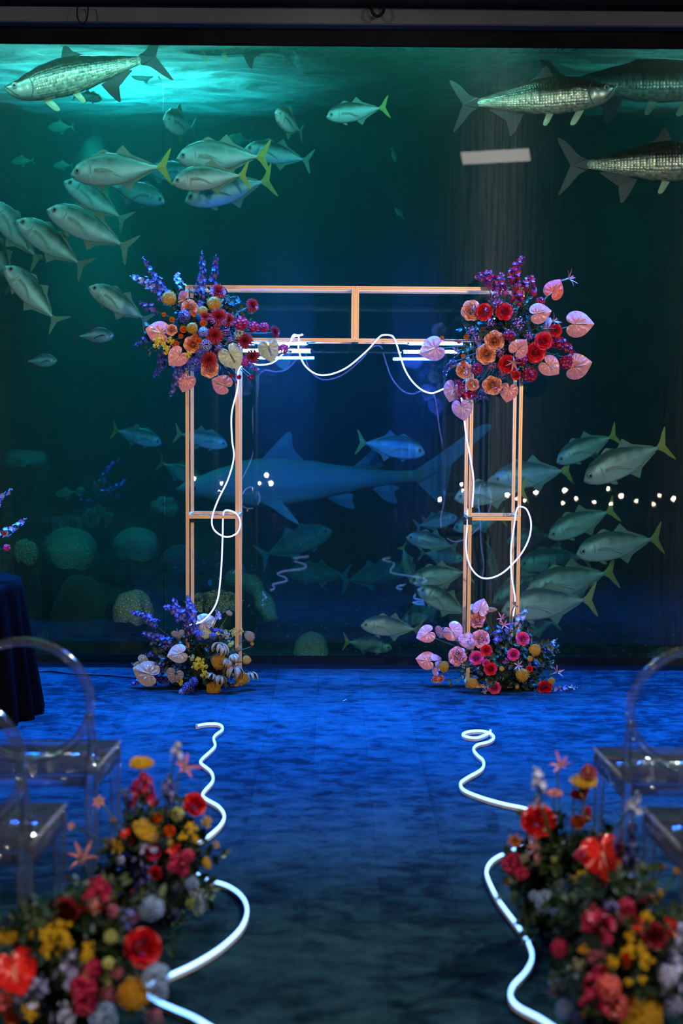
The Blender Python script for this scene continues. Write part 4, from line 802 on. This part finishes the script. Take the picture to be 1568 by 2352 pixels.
def b_wax(M, n=60):
    for i in range(n):
        d = Vector((R0.gauss(0, 1), R0.gauss(0, 1), R0.gauss(0, 1))).normalized(); floret(M, d * R0.uniform(.2, .48), d, .10 * R0.uniform(.7, 1.3), 5)
    for i in range(14):
        d = Vector((R0.gauss(0, 1), R0.gauss(0, 1), R0.gauss(0, 1))).normalized() * .42; V, F = tube([(0, 0, -.2), tuple(d)], .006, 3, cap=False); M.add(V, F, [0] * len(V))
def b_bead(M, n=34):
    for i in range(n):
        d = Vector((R0.gauss(0, 1), R0.gauss(0, 1), R0.gauss(0, .8))); d = d.normalized() * R0.uniform(.1, .45); r = R0.uniform(.05, .085)
        for q in range(3): floret(M, d + Vector((R0.uniform(-.02, .02), 0, 0)), Vector((R0.uniform(-1, 1), R0.uniform(-1, 1), 1)), r * 2.4, 4, .5, cup=.8)
def b_claw(M):
    for i in range(6): petal(M, 2 * PI * i / 6 + R0.uniform(-.3, .3), .03, .0, .55 * R0.uniform(.8, 1.1), .10, R0.uniform(.5, 1.2), R0.uniform(0, .8), 5, 2, 'point', .5, .3, 1)
    V, F = tube([(0, 0, -.55), (0, 0, -.2), (0, 0, .04)], [.022, .035, .055], 7); M.add(V, F, [.0] * len(V))
    for i in range(5): V, F = tube([(0, 0, 0), (R0.uniform(-.1, .1), R0.uniform(-.1, .1), .35)], .006, 3, cap=False); M.add(V, F, [0.2] * len(V))
def b_thistle(M):
    for i in range(110):
        d = Vector((R0.gauss(0, 1), R0.gauss(0, 1), R0.gauss(0, 1))).normalized(); V, F = tube([tuple(d * .1), tuple(d * R0.uniform(.3, .5))], [.03, .004], 3, cap=False); M.add(V, F, [R0.random()] * len(V))
def b_lily(M):
    for i in range(6): petal(M, 2 * PI * i / 6, .03, -.1, .5, .26 if i % 2 else .2, 1.0, -.2, 5, 2, 'point', .3, 0, 1)
    for i in range(5): V, F = tube([(0, 0, -.1), (.12 * math.cos(i * 1.26), .12 * math.sin(i * 1.26), .2)], .008, 4); M.add(V, F, [0] * len(V))
def b_bloomcluster(M):      # short dense head of ruffled florets
    for i in range(34):
        z = 1 - 1.5 * (i + .5) / 34; a = i * 2.39996; q = math.sqrt(max(0, 1 - z * z)); d = Vector((q * math.cos(a), q * math.sin(a), z))
        for s in range(2): floret(M, d * (.33 + .05 * s), d, .26, 5, .1 + .3 * s, cup=.6)
HR = [(0, .64), (10, .57), (30, .50), (60, .475), (90, .47), (120, .46), (145, .42), (162, .33), (173, .18), (180, .05)]
def heart(M, nr=7, na=56, bendk=0.0, seed=0):
    V = [(0, 0, 0)]; T_ = [0.0]; F = []
    for j in range(1, nr + 1):
        for i in range(na):
            th = -PI + 2 * PI * i / na; d = abs(math.degrees(th)); rr = None
            for (a0, r0), (a1, r1) in zip(HR, HR[1:]):
                if d <= a1: rr = r0 + (r1 - r0) * (d - a0) / (a1 - a0); break
            s = j / nr; x, y = rr * s * math.cos(th), rr * s * math.sin(th)
            z = .035 * math.sin(s * PI) - .10 * bendk * (x * 1.6) ** 2 - .18 * abs(y) ** 1.6 * (1 + bendk) + .012 * math.cos(th * 10 + seed) * math.sin(s * PI * .9) + .012 * math.sin(s * 9 + th * 3 + seed) * s + .05 * s * s * math.exp(-((d - 180) / 35) ** 2)
            V.append((x, y, z)); T_.append(s)
    for i in range(na): F.append((0, 1 + i, 1 + (i + 1) % na))
    for j in range(nr - 1):
        for i in range(na): a = 1 + j * na; F.append((a + i, a + na + i, a + na + (i + 1) % na, a + (i + 1) % na))
    M.add(V, F, T_)
BL = dict(ro=('rose', b_rose), gr=('garden_rose', b_garden), ra=('ranunculus', b_ranunculus), mu=('chrysanthemum', b_mum), ge=('gerbera', b_gerbera), ya=('yarrow', b_yarrow), hy=('hydrangea', b_hydrangea), wx=('wax_flower', b_wax), be=('mini_orchid_cluster', b_bead), cl=('claw_flower', b_claw), th=('thistle', b_thistle), li=('lily', b_lily), st=('stock_head', b_bloomcluster))
ALT = {'ro': 'rose', 'gr': 'garden rose', 'ra': 'ranunculus', 'mu': 'chrysanthemum', 'ge': 'flat daisy-like bloom', 'ya': 'flat-topped yarrow head', 'hy': 'hydrangea head', 'wx': 'spray of tiny wax flowers', 'be': 'cluster of tiny orchids', 'cl': 'claw-petalled bloom', 'th': 'spiky thistle', 'li': 'lily', 'st': 'ruffled stock bloom', 'an': 'anthurium', 'dp': 'delphinium spike', 'sp': 'stock spike', 'wl': 'drooping dried foliage'}
CN = dict(mum='dark red', mumdark='wine red', redgloss='glossy red', greenwhite='green and cream', greenwhite_='green', waxpink='dusky pink', waxwhite='white', palehyd='pale blue', stock='deep crimson', coral='coral red', dustypink='dusty pink', dusty='dusty green', fuzz='dark blue', hotpink='hot pink', pinkrose='peach pink', rust='rusty orange', darkred='maroon', brightblue='bright blue', claw='pink', amber='ochre yellow', mustard='yellow', pale='pale lavender')
BC = {}
def bloom_mesh(kind, col, var):
    k = (kind, col, var)
    if k not in BC:
        if (kind, var) not in BC:
            M = MB(); BL[kind][1](M); BC[(kind, var)] = M.mesh(BL[kind][0])
        me = BC[(kind, var)].copy(); me.materials.append(PM[col]); BC[k] = me
    return BC[k]
def basis(n, tip):
    n = n.normalized(); x = (tip - n * tip.dot(n)); x = x.normalized() if x.length > 1e-4 else n.orthogonal().normalized()
    return Matrix((x, n.cross(x), n)).transposed().to_4x4()
class Bouquet:
    def __init__(s, name, label, hub_px, Y, rx, ry, depth, scale, off, group, hub_z=None, seed=1):
        s.s, s.off, s.Y, s.depth = scale, off, Y, depth
        s.cx, s.cy, s.rx, s.ry = hub_px[0], hub_px[1], rx, ry
        s.hub = W(hub_px[0], hub_px[1], Y)
        if hub_z is not None: s.hub.z = hub_z
        s.rnd = random.Random(seed); s.dens = 1.0
        s.root = obj(name, None, loc=tuple(s.hub), label=label, cat='flower arrangement', group=group)
    def P(s, cx, cy, dy=None):
        px, py = cx / s.s + s.off[0], cy / s.s + s.off[1]; u, v = (px - s.cx) / s.rx, (py - s.cy) / s.ry; q = min(1, math.hypot(u, v))
        Y = s.Y - s.depth * math.sqrt(max(0, 1 - q * q)) * 0.9 + s.rnd.uniform(-.02, .02) if dy is None else s.Y + dy
        return W(px, py, Y), u, v, q
    def put(s, o, mw): o.parent = s.root; o.matrix_local = Matrix.Translation(-s.hub) @ mw; return Matrix.Translation(-s.hub) @ mw
    def stem(s, o, mw, p, back, rad, force=False):
        d = (s.hub - p)
        if d.length < 0.07 and not force: return
        q = p + d * 0.85; pts = [p, p + back * min(.05, d.length * .3), (p + q) / 2 + back * .02, q]; inv = mw.inverted(); sc = mw.to_scale().x
        V, F = tube([inv @ v for v in catmull(pts, 4)], rad / sc, 5, cap=False); obj('stem', mesh('stem', V, F, m_stem, True), o)
    def bloom(s, kind, col, cx, cy, size, ang=None, tilt=None, dy=None):
        p, u, v, q = s.P(cx, cy, dy); D = SZ(size / s.s, p.y); face = (EYE - p).normalized(); outw = RIGHT * u - UP * v
        if tilt is not None: n = (face * math.cos(math.radians(tilt)) + (RIGHT * math.cos(math.radians(ang or 90)) + UP * math.sin(math.radians(ang or 90))) * math.sin(math.radians(tilt)))
        else: n = face + outw * .45 * min(1, q) + Vector((s.rnd.uniform(-.15, .15), 0, s.rnd.uniform(-.05, .2)))
        if kind == 'an':
            a = math.radians(ang or 0); tip = RIGHT * math.cos(a) + UP * math.sin(a)
            if tilt is None: n = face + outw * .25 + tip * -.15
            mw = Matrix.Translation(p - tip * D * .09) @ basis(n, tip) @ Matrix.Scale(D * 1.08, 4)
            kk = ('an', col, s.rnd.randint(0, 2), abs(tilt or 0) > 40)
            if kk not in BC: M = MB(); heart(M, bendk=.6 if kk[3] else kk[2] * .25, seed=kk[2] * 2); BC[kk] = M.mesh('anthurium', PM[col])
            o = obj('anthurium', BC[kk]); s.put(o, mw)
            ks = ('spx', col)
            if ks not in BC: V, F = tube(catmull([(0, 0, 0), (.1, .0, .06), (.24, 0, .11), (.36, 0, .13)], 3), [.03 - .0016 * i for i in range(10)], 8); BC[ks] = mesh('spadix', V, F, m_spx.get(col, m_spx['pink']), True)
            obj('spadix', BC[ks], o)
        else:
            tip = RIGHT * math.cos(q * 9 + cx) + UP * math.sin(q * 9 + cx)
            mw = Matrix.Translation(p) @ basis(n, tip) @ Matrix.Scale(D, 4); o = obj(BL[kind][0], bloom_mesh(kind, col, s.rnd.randint(0, 1))); s.put(o, mw)
        o['label'] = '%s %s' % (CN.get(col, col), ALT[kind]); s.stem(o, mw, p - n.normalized() * D * (.03 if kind == 'an' else .12), -n.normalized(), 0.0028 if s.Y > 6 else 0.003); return o
    def spike(s, kind, col, x0, y0, x1, y1, wd, dens=1.0, dy=0.0):
        a, u, v, q = s.P(x0, y0, ((-.4 if s.Y > 6 else -.9) * s.depth if dy == 0.0 else dy)); b = s.P(x1, y1, ((-.25 if s.Y > 6 else -.7) * s.depth if dy == 0.0 else dy) + s.rnd.uniform(-.04, .04))[0]
        ax = (b - a); L = ax.length; ax.normalize(); wR = SZ(wd / s.s, a.y) / 2; o1 = ax.orthogonal().normalized(); o2 = ax.cross(o1)
        fs = min(.030, wR * 1.25) if kind == 'dp' else min(.036, wR * 1.3); n = int(dens * s.dens * max(10, L / fs * (3.4 if kind == 'dp' else 5.5))); M = MB(); bend = Vector((s.rnd.uniform(-.02, .02), 0, s.rnd.uniform(-.01, .02)))
        for i in range(n):
            t = (i + .5) / n; an = i * 2.39996; tap = (1 - t) ** .35 * (.75 + .25 * s.rnd.random()) if t > .5 else 1.0
            d = (o1 * math.cos(an) + o2 * math.sin(an)); pos = ax * (L * min(1, t + s.rnd.uniform(-.03, .03))) + bend * math.sin(PI * t) + d * wR * (s.rnd.uniform(.35, .95) if kind == 'dp' else .62) * tap; sz = fs * (1.15 - .6 * t ** 2) * s.rnd.uniform(.8, 1.15)
            if kind == 'dp':
                if t > .9: ball(M, pos, sz * .3, .8)
                else: floret(M, pos, d + ax * .2, sz, 5, 0 if s.rnd.random() < .7 else .6, cup=.25)
            else:
                for k in range(2): floret(M, pos + d * .003 * k, d + ax * .3, sz, 5, .1 + .3 * k, cup=.7)
        root = obj('delphinium' if kind == 'dp' else 'stock', M.mesh('florets', PM[col])); s.put(root, Matrix.Translation(a)); root['label'] = '%s %s' % (CN.get(col, col), ALT[kind])
        V, F = tube(catmull([tuple((s.hub - a) * .85), tuple(ax * .02), tuple(ax * L * .5 + bend), tuple(ax * L)], 4), .0022 if s.Y > 6 else .0028, 5); obj('stem', mesh('stem', V, F, m_stem, True), root)
    def wilt(s, cx, cy, size, col='tan'):
        p = s.P(cx, cy)[0]; D = SZ(size / s.s, p.y); M = MB()
        for i in range(16):
            a = s.rnd.uniform(0, 2 * PI); r = s.rnd.uniform(.02, .3); petal(M, a, r * .3, .3, s.rnd.uniform(.9, 1.3), s.rnd.uniform(.2, .36), .3, -1.9, 6, 2, 'point', .6, 0, 1, .08)
        o = obj('wilted_foliage', M.mesh('wilted_foliage', PM[col])); mw = Matrix.Translation(p) @ Matrix.Rotation(s.rnd.uniform(-.3, .3), 4, 'Y') @ Matrix.Scale(D * .75, 4); s.put(o, mw); o['label'] = 'drooping dried tan foliage'; s.stem(o, mw, p + Vector((0, 0, D * .2)), Vector((0, 0, -.3)), .003)
    def foliage(s, n, reach, mats=None, leaf=.05, up=0.3, low=None):
        mats = mats or [m_leaf, m_leaf, m_leaf2, m_leaf3]
        for i in range(n):
            d = Vector((s.rnd.gauss(0, 1), s.rnd.gauss(-.5, .8), s.rnd.gauss(up, 1))).normalized()
            end = Vector((d.x * reach[0], d.y * reach[1], d.z * reach[2])) * s.rnd.uniform(.5, 1.0)
            if low is not None: end.z = max(end.z, low + .02 + s.rnd.uniform(0, .05))
            M = MB(); pts = catmull([Vector((0, 0, 0)), end * .5 + Vector((0, 0, .02)), end], 4); V, F = tube(pts, .0018, 3, cap=False); M.add(V, F)
            for k in range(2, len(pts)):
                for sd in (-1, 1, 0):
                    c = pts[k]; ax = (pts[k] - pts[k - 1]).normalized(); sv = ax.orthogonal().normalized(); sv = Matrix.Rotation(s.rnd.uniform(0, 6.3), 3, ax) @ sv
                    l = leaf * s.rnd.uniform(.6, 1.15); dr = (ax * .6 + sv).normalized(); wv = dr.cross(Vector((s.rnd.uniform(-1, 1), -1, s.rnd.uniform(-.5, 1)))).normalized() * l * .24; fold = dr.cross(wv).normalized() * l * .1
                    M.add([c, c + dr * l * .35 + wv, c + dr * l * .35 - wv, c + dr * l * .45 + fold, c + dr * l * .75 + wv * .7, c + dr * l * .75 - wv * .7, c + dr * l - fold], [(0, 1, 3), (0, 3, 2), (1, 4, 3), (3, 5, 2), (3, 4, 6), (3, 6, 5)])
            obj('leaf_spray', M.mesh('leaf_spray', mats[i % len(mats)], False), s.root)
    def core(s, sx, sy, sz, z=0.0):
        o = obj('foam_core', blob('foam_core', m_foam, sx, sy, sz, .15, 2, 3, sub=2), s.root); o.location.z = z
    def load(s, text):
        for ln in text.replace('\n', ';').split(';'):
            a = ln.split()
            if not a: continue
            k, col = a[0], a[1]; v = [float(x) for x in a[2:]]
            if k in ('dp', 'sp'): s.spike(k, col, *v[:5])
            elif k == 'wl': s.wilt(v[0], v[1], v[2], col)
            else: s.bloom(k, col, v[0], v[1], v[2], v[3] if len(v) > 3 else None, v[4] if len(v) > 4 else None)

GB = 'flower arrangements on the arch'; GF = 'flower arrangements along the aisle'
b = Bouquet('flower_arrangement', 'orange, red and blue bouquet fixed to the upper left corner of the gold arch', (460, 765), 8.12, 150, 125, .24, 3.5636, (280, 560), GB, seed=3)
b.dens = 1.4; b.core(.17, .11, .13); b.foliage(60, (.32, .2, .27))
b.load('''an pink 300 725 185 165; an pink 495 465 150 200 50; an pink 455 925 165 225; an pink 525 1130 150 250; an pink 820 1150 165 150; an greenwhite 895 920 200 -60; an greenwhite 1205 865 180 -75
ya amber 385 445 130; ya amber 755 490 130; ya amber 660 550 90; ya amber 575 690 100; ra orange 345 578 55; ra orange 412 620 68; ra orange 590 570 80; ra orange 505 700 90; ra orange 665 650 85; ra orange 480 755 60; ra orange 600 755 65; ra orange 630 790 80; ra orange 435 820 92
gr peach 555 520 125; gr peach 575 825 130; gr peach 715 1020 140; gr peach 405 705 85; mu mum 785 390 145 80 40; mu mum 1065 505 125 20 45; mu mum 790 600 160; mu mum 870 625 120; mu mum 755 750 155; mu mum 710 950 155; mu mumdark 1005 795 145; mu mumdark 1065 920 135 -20 30; mu mumdark 1250 720 110 10 60; mu mum 680 600 90
st crimson 975 650 125; st crimson 1080 680 95; st crimson 1160 685 90; st crimson 1320 860 90; st crimson 1000 960 90; ra red 1085 1020 50; ra red 1060 1085 60; ra red 955 1090 62; ra red 940 1135 50; ra red 890 1080 50; ra red 1040 1095 50; ra orange 1385 880 30
dp blue 632 430 652 60 90; dp navy 740 340 770 90 75; dp lilac 500 380 465 245 75; dp blue 370 430 170 110 70; dp lilac 290 370 60 260 90; dp blue 330 440 140 290 100; dp blue 300 560 140 475 80; dp blue 330 900 250 1100 80; dp blue 480 930 385 1270 100; dp blue 560 940 430 1080 100; dp blue 620 930 600 1080 100; dp navy 260 770 95 840 60; dp blue 670 560 640 460 70; dp blue 1000 1000 1130 1060 50
hy blue 510 590 115; hy lilac 685 830 110; hy lilac 665 720 90; hy blue 590 985 130; hy blue 640 900 90; be yellow 300 805 120; be yellow 370 870 90; be yellow 540 905 65; be yellow 400 790 70; wx waxpink 850 720 90; wx waxpink 790 860 95; wx waxpink 890 780 70; st dusty 960 745 95; wx waxpink 1380 880 90''')
b = Bouquet('flower_arrangement', 'deep red and pink bouquet fixed to the upper right corner of the gold arch', (1165, 785), 8.12, 150, 130, .25, 3.4087, (920, 580), GB, seed=4)
b.core(.16, .11, .14); b.foliage(60, (.34, .2, .3))
b.load('''sp stock 900 400 880 250 95; sp stock 885 250 955 40 75; sp stock 730 240 590 185 90; sp stock 790 300 795 160 90; sp stock 1010 300 1030 190 90; sp stock 1160 690 1350 790 70; st stock 1290 860 115; st stock 1010 955 125; st stock 595 910 95; st stock 850 645 95; st stock 670 200 110; st stock 945 840 100; st stock 1090 385 80; st stock 760 410 90; st stock 1330 830 80
ro red 650 465 125; ro red 810 460 125; ro red 1120 690 130; ro red 1055 785 150; ro red 830 875 130; ro red 1215 610 95; ro red 550 1110 75; ro red 900 965 70; gr peach 550 450 145; gr peach 735 690 145; gr peach 665 795 145; gr peach 490 925 120; gr peach 560 1035 95; gr peach 715 1045 140; ra orange 325 670 52; ra orange 515 665 65; ra coral 455 700 50; ra orange 490 810 52; ra orange 485 860 45; ra orange 405 890 35; ra rust 640 600 50
an coral 1200 290 155 60; an dustypink 1085 475 160 10; an dustypink 1390 560 205 0; an dustypink 1378 890 205 15; an dustypink 1165 890 160 -40; an dustypink 1130 600 180 180 75; an dustypink 925 750 150 50; an lavender 250 755 190 -160; an lavender 410 1080 160 -110; an lavender 480 1225 165 -80; an pink 845 1090 145 -100
cl claw 1310 205 140 20 60; cl claw 885 850 150 -90 40; cl claw 1190 540 120 20 60; wx waxpink 740 350 130; wx waxpink 920 560 130; wx waxpink 780 780 100; wx waxpink 710 890 100; wx waxpink 600 680 100; wx waxpink 800 950 90; wx waxpink 700 550 90; wx waxpink 560 620 90; wx waxpink 1000 650 90; wx waxpink 420 770 90
dp blue 640 1080 650 1170 60; dp blue 650 900 640 1000 60; dp blue 1090 900 1130 950 50; dp blue 430 850 360 880 50; dp navy 380 900 340 990 50; dp blue 1000 820 990 900 40; dp blue 560 1150 690 1160 40; sp stock 480 1150 430 1000 50; dp blue 770 1060 770 1150 40''')
b = Bouquet('flower_arrangement', 'blue, cream and ochre flowers at the foot of the left tower', (455, 1540), 8.2, 150, 110, .26, 4.6118, (280, 1340), GB, hub_z=.13, seed=5)
b.dens = 2.2; b.core(.2, .13, .1, -.02); b.foliage(50, (.36, .22, .22), low=-.13)
b.load('''dp blue 640 420 540 150 140; dp blue 700 350 440 250 120; dp blue 745 420 690 120 120; dp blue 370 440 80 300 90; dp blue 540 620 215 530 120; dp blue 600 790 240 760 150; dp blue 560 700 380 700 120; dp blue 480 850 100 850 70; dp blue 360 1040 80 1080 100; dp blue 780 1120 600 1150 140; dp blue 800 1060 680 1080 120; dp blue 600 880 330 880 130; dp blue 860 620 780 420 120; dp blue 700 520 620 380 120; dp lilac 1010 380 1000 280 60; dp blue 1050 520 930 450 80; dp navy 520 1030 200 1020 80
hy blue 700 1110 150; hy blue 840 560 130; hy blue 760 1040 110; hy lilac 640 1150 90; hy blue 960 560 90; an cream 880 415 215 20; an cream 595 545 140 -80 45; an cream 595 745 205 -165; an cream 265 950 270 160; an greenwhite 215 850 180 -30 30; an cream 555 975 190 -110 35
ya amber 890 540 140 90 50; ya amber 1025 830 175; ya amber 1320 810 105; ya amber 1275 1005 160; ya amber 965 1120 165; ya tan 1350 560 135 40 40; ya tan 1135 315 80 60 50; ya tan 1240 690 60; ya amber 1380 640 45; be yellow 820 820 130; be yellow 780 880 110; be yellow 860 880 110; be yellow 620 1050 90; be yellow 870 960 100; be yellow 1010 530 60; be lime 1180 520 110; be lime 1150 640 100; be lime 1260 500 70; be dusty 1100 540 110; be lime 740 790 90
wl tan 1040 680 190; wl tan 1180 920 200; wl tan 1360 980 150; wl tan 1040 1010 140; wl tan 1110 830 130; wl dusty 950 980 110; wl dusty 1180 780 120''')
b = Bouquet('flower_arrangement', 'pink, peach and red flowers at the foot of the right tower', (1160, 1535), 8.2, 150, 115, .26, 3.92, (940, 1360), GB, hub_z=.13, seed=6)
b.core(.18, .13, .1, -.02); b.foliage(80, (.36, .24, .26), low=-.13)
b.load('''an pink 150 375 165 -160; an lavender 290 375 155 -120 50; an pink 395 355 185 -45; an pink 510 430 140 -75; an pink 150 615 165 170; an lavender 255 610 130 30 50; an lavender 240 700 100 150 40; an lavender 640 140 150 70; an lavender 565 130 100 100 60; an lavender 560 500 90 -60 50
gr pinkrose 605 240 145; gr pinkrose 635 415 155; gr pinkrose 425 575 160; gr pinkrose 255 790 110 -90 50; ro hotpink 600 590 120; ro hotpink 1020 415 115; ro hotpink 935 560 105; ro red 730 690 110; ro hotpink 765 860 110; ro red 1220 862 125; ro red 690 520 100; ro red 1080 690 60; ro hotpink 690 640 70
ya amber 310 670 110; ya amber 1130 520 120; ya amber 1015 745 135; ya amber 570 820 105; ya amber 1280 800 70; ya tan 725 160 130 90 75; ya tan 960 110 80 60 60; ya amber 1085 600 60; ya amber 830 690 50; ya amber 970 855 40
dp lilac 960 330 1070 150 80; dp blue 880 430 930 260 90; dp blue 1150 500 1350 540 80; dp blue 1050 640 1240 690 70; dp blue 1000 800 1140 900 80; dp lilac 1280 870 1510 860 90; dp blue 830 740 980 800 100; dp blue 760 440 830 350 80; dp blue 800 520 800 400 80; dp blue 460 500 420 440 60; dp lilac 1290 480 1330 420 50; dp blue 1300 900 1430 930 60; dp blue 830 790 900 860 60; dp lilac 850 620 900 640 70; dp lilac 610 680 640 740 60
cl claw 1320 725 160 20 50; cl claw 830 240 120 90 30; cl claw 850 300 120; cl lavender 980 660 100; cl lavender 680 900 80; wx waxwhite 690 860 90; wx waxpink 870 620 80''')
b = Bouquet('flower_arrangement', 'mixed bright arrangement on the left of the aisle, farther of the two', (365, 2010), 4.45, 150, 190, .17, 3.136, (100, 1660), GF, hub_z=.17, seed=8)
b.core(.12, .1, .12, -.05); b.foliage(60, (.21, .16, .26), leaf=.05, low=-.17)
b.load('''ya mustard 705 290 190 90 68; ya mustard 745 775 230 60 55; ya mustard 1175 1010 100 20 60; sp crimson 735 590 740 380 150; st crimson 980 990 160; st crimson 1040 960 110; st crimson 1000 1060 110; st crimson 930 1040 90; dp blue 880 560 900 370 110; dp navy 610 650 545 480 110; dp pale 940 270 955 140 95; dp blue 700 1330 620 960 150; dp lilac 750 1010 680 890 120; dp blue 740 1120 730 980 90; dp lilac 790 900 760 830 90
ro red 1095 580 160; ro red 800 1085 100; ro crimson 790 930 110; ra orange 820 690 105; ra orange 905 780 125; ra redgloss 630 850 75; ra orange 640 1395 110; ra orange 650 1215 60; ra orange 520 1260 60; st lime 960 655 115; li redgloss 930 905 130; li redgloss 590 800 110 130 50
cl claw 1010 330 250 60 30; cl claw 285 990 270 100 40; be yellow 1060 760 110; be yellow 1000 820 90; be yellow 1095 840 90; be yellow 1170 710 100; be yellow 530 890 120; be yellow 915 870 60; be yellow 1240 880 60; hy palehyd 780 1335 190; hy palehyd 1065 1150 115; hy pale 550 990 80; th fuzz 965 1190 100; th fuzz 955 1370 100; wx waxwhite 1110 1240 160; wx waxwhite 1130 1340 110; be lime 1060 1290 100; li claw 400 570 110; li claw 200 745 70; li claw 180 1120 60; st waxpink 490 1320 110; st crimson 380 1160 110; ya tan 500 700 50; wx waxpink 500 860 100''')
b = Bouquet('flower_arrangement', 'mixed bright arrangement at the lower left corner, nearest the camera on that side', (190, 2240), 3.72, 220, 190, .16, 2.613, (0, 1960), GF, hub_z=.2, seed=9)
b.core(.16, .1, .13, -.05); b.foliage(60, (.27, .15, .22), leaf=.045, low=-.2)
b.load('''ro red 860 560 215; an redgloss 90 700 270 -70; st coral 20 900 150; ya mustard 50 495 160 90 55; ya amber 800 840 215; be yellow 370 440 150; be yellow 400 530 120; be yellow 290 480 130; be yellow 310 570 160; be yellow 530 560 100; be yellow 520 620 90; be yellow 190 945 140; be yellow 520 740 90; hy palehyd 910 330 170; hy palehyd 935 740 190; hy palehyd 950 830 130; hy palehyd 620 980 200
st crimson 500 800 180; st crimson 510 900 160; sp crimson 560 280 560 170 120; st crimson 560 690 120; ro darkred 400 340 160; dp lilac 370 780 430 570 120; dp pale 360 1010 360 900 130; dp lilac 250 830 250 720 120; dp pale 190 900 180 830 100; ra orange 75 990 140; ra orange 800 385 100; wx waxpink 650 850 140; wx waxpink 930 985 160; st waxpink 670 350 90; an redgloss 540 350 200 -90 65; st lime 665 500 90; st lime 650 660 80; be lime 640 760 90; cl claw 550 290 130 80 50; dp blue 760 430 750 330 100; st waxpink 700 720 80; li claw 570 330 90; hy lilac 130 860 100; be yellow 190 490 70''')
b = Bouquet('flower_arrangement', 'mixed bright arrangement on the right of the aisle with a big red anthurium', (1300, 2030), 4.3, 150, 190, .17, 3.2131, (1080, 1700), GF, hub_z=.17, seed=10)
b.core(.13, .1, .13, -.05); b.foliage(75, (.22, .16, .27), leaf=.055, low=-.17)
b.load('''ro red 500 585 240; dp pale 490 360 470 200 120; dp lilac 510 490 490 400 80; cl claw 660 190 200 75 35; ya mustard 840 298 215 90 65; an darkred 870 235 130 95 30; an darkred 815 395 150 -60 40; ge rust 620 385 130 90 75; ra rust 790 605 165; ra orange 800 610 110; an darkred 860 570 160 -30 50; an redgloss 975 850 330 -80; st crimson 810 850 100; li rust 330 745 130; cl claw 490 790 190 160 60; st crimson 310 910 170; st crimson 380 985 110; st crimson 260 900 90; be yellow 780 1040 110; be yellow 830 990 90; be yellow 890 1090 110; be yellow 870 1140 80; ra orange 740 1235 95; ra mustard 700 1310 45; be amber 700 1230 90; hy palehyd 560 1190 190; hy palehyd 640 1260 120; hy palehyd 470 1150 90; st waxpink 575 1240 60
dp pale 1190 520 1240 380 130; dp blue 1200 930 1200 570 120; dp blue 1120 870 1130 640 110; dp blue 1150 1110 1170 970 120; dp navy 700 1080 700 940 80; dp navy 660 1130 640 1020 80; ro darkred 960 1050 100; ro darkred 980 740 90; st lime 780 1120 60; be dusty 400 870 90; be lime 620 880 60; dp lilac 1060 1200 1040 1120 90; li claw 500 865 110 170 60; ra amber 265 1050 50; be lime 200 1160 70; li rust 400 960 90 200 60''')
b = Bouquet('flower_arrangement', 'mixed bright arrangement at the lower right corner, nearest the camera on that side', (1435, 2230), 3.7, 190, 180, .16, 3.2131, (1080, 1960), GF, hub_z=.2, seed=12)
b.core(.16, .1, .14, -.05); b.foliage(60, (.26, .15, .24), leaf=.045, low=-.2)
b.load('''sp crimson 940 560 930 400 220; st crimson 1000 630 110; st crimson 660 700 150; ro darkred 1360 600 190; li redgloss 1235 520 140; an redgloss 1450 540 150 -60; st crimson 1150 400 150; st crimson 1280 310 110; st crimson 870 480 120; be yellow 1170 720 160; be yellow 1290 780 170; be yellow 1260 690 120; be yellow 1050 800 110; be yellow 1170 610 110; be yellow 1270 930 90; be yellow 1170 950 80; be yellow 1300 470 110; be yellow 1400 290 70; be amber 830 710 100; ra rust 1150 800 140; ra redgloss 1150 760 90; st coral 1010 990 230; st coral 1080 1130 220; sp crimson 900 1160 960 860 150; hy pale 1460 900 180; dp lilac 1450 1080 1500 700 180; hy lilac 1500 1120 170; ya mustard 1260 1200 360; hy brightblue 700 1150 170; th fuzz 660 960 120; st waxpink 910 760 110; dp blue 1060 400 1040 330 90; dp lilac 1500 760 1540 520 100; th palehyd 780 910 60; wx waxpink 1110 480 150; wx waxpink 970 740 90; be dusty 800 820 110; hy navy 800 1210 110; ra amber 830 1190 60; ra amber 1520 130 70; ra amber 1425 100 45; be amber 1350 330 90; li claw 1530 620 70; st dusty 690 1160 50; an darkred 620 1030 120 -80 50''')
# vase of flowers on the draped table
zt = tz + 0.003; vx = W(-108, 1290, 7.4).x
b = Bouquet('flower_vase', 'vase of blue spikes with an orange bloom poking in over the draped table', (-70, 1262), 7.4, 130, 110, .1, 1.0, (0, 0), None, seed=14)
V = []; F = []; K = 24; hz = b.hub.z - zt
for r_, z in ((.03, -hz), (.05, -hz + .002), (.055, -hz * .5), (.035, -.03), (.045, 0.01), (.038, 0.01), (.03, -.03)): V += [(r_ * math.cos(2 * PI * k / K), r_ * math.sin(2 * PI * k / K), z) for k in range(K)]
for j in range(6): F += [(j * K + k, j * K + (k + 1) % K, (j + 1) * K + (k + 1) % K, (j + 1) * K + k) for k in range(K)]
obj('vase', mesh('vase', V, F, m_house, True), b.root); b.root['category'] = 'vase'
b.foliage(8, (.1, .08, .1)); b.load('dp lilac -30 1208 28 1122 26; dp lilac -30 1238 62 1190 22; ra orange 9 1225 17; st hotpink 16 1258 18; dp blue -20 1170 8 1140 20; gr peach -50 1220 45; ro red -90 1200 45; st crimson -20 1250 30; ya amber -110 1240 40')
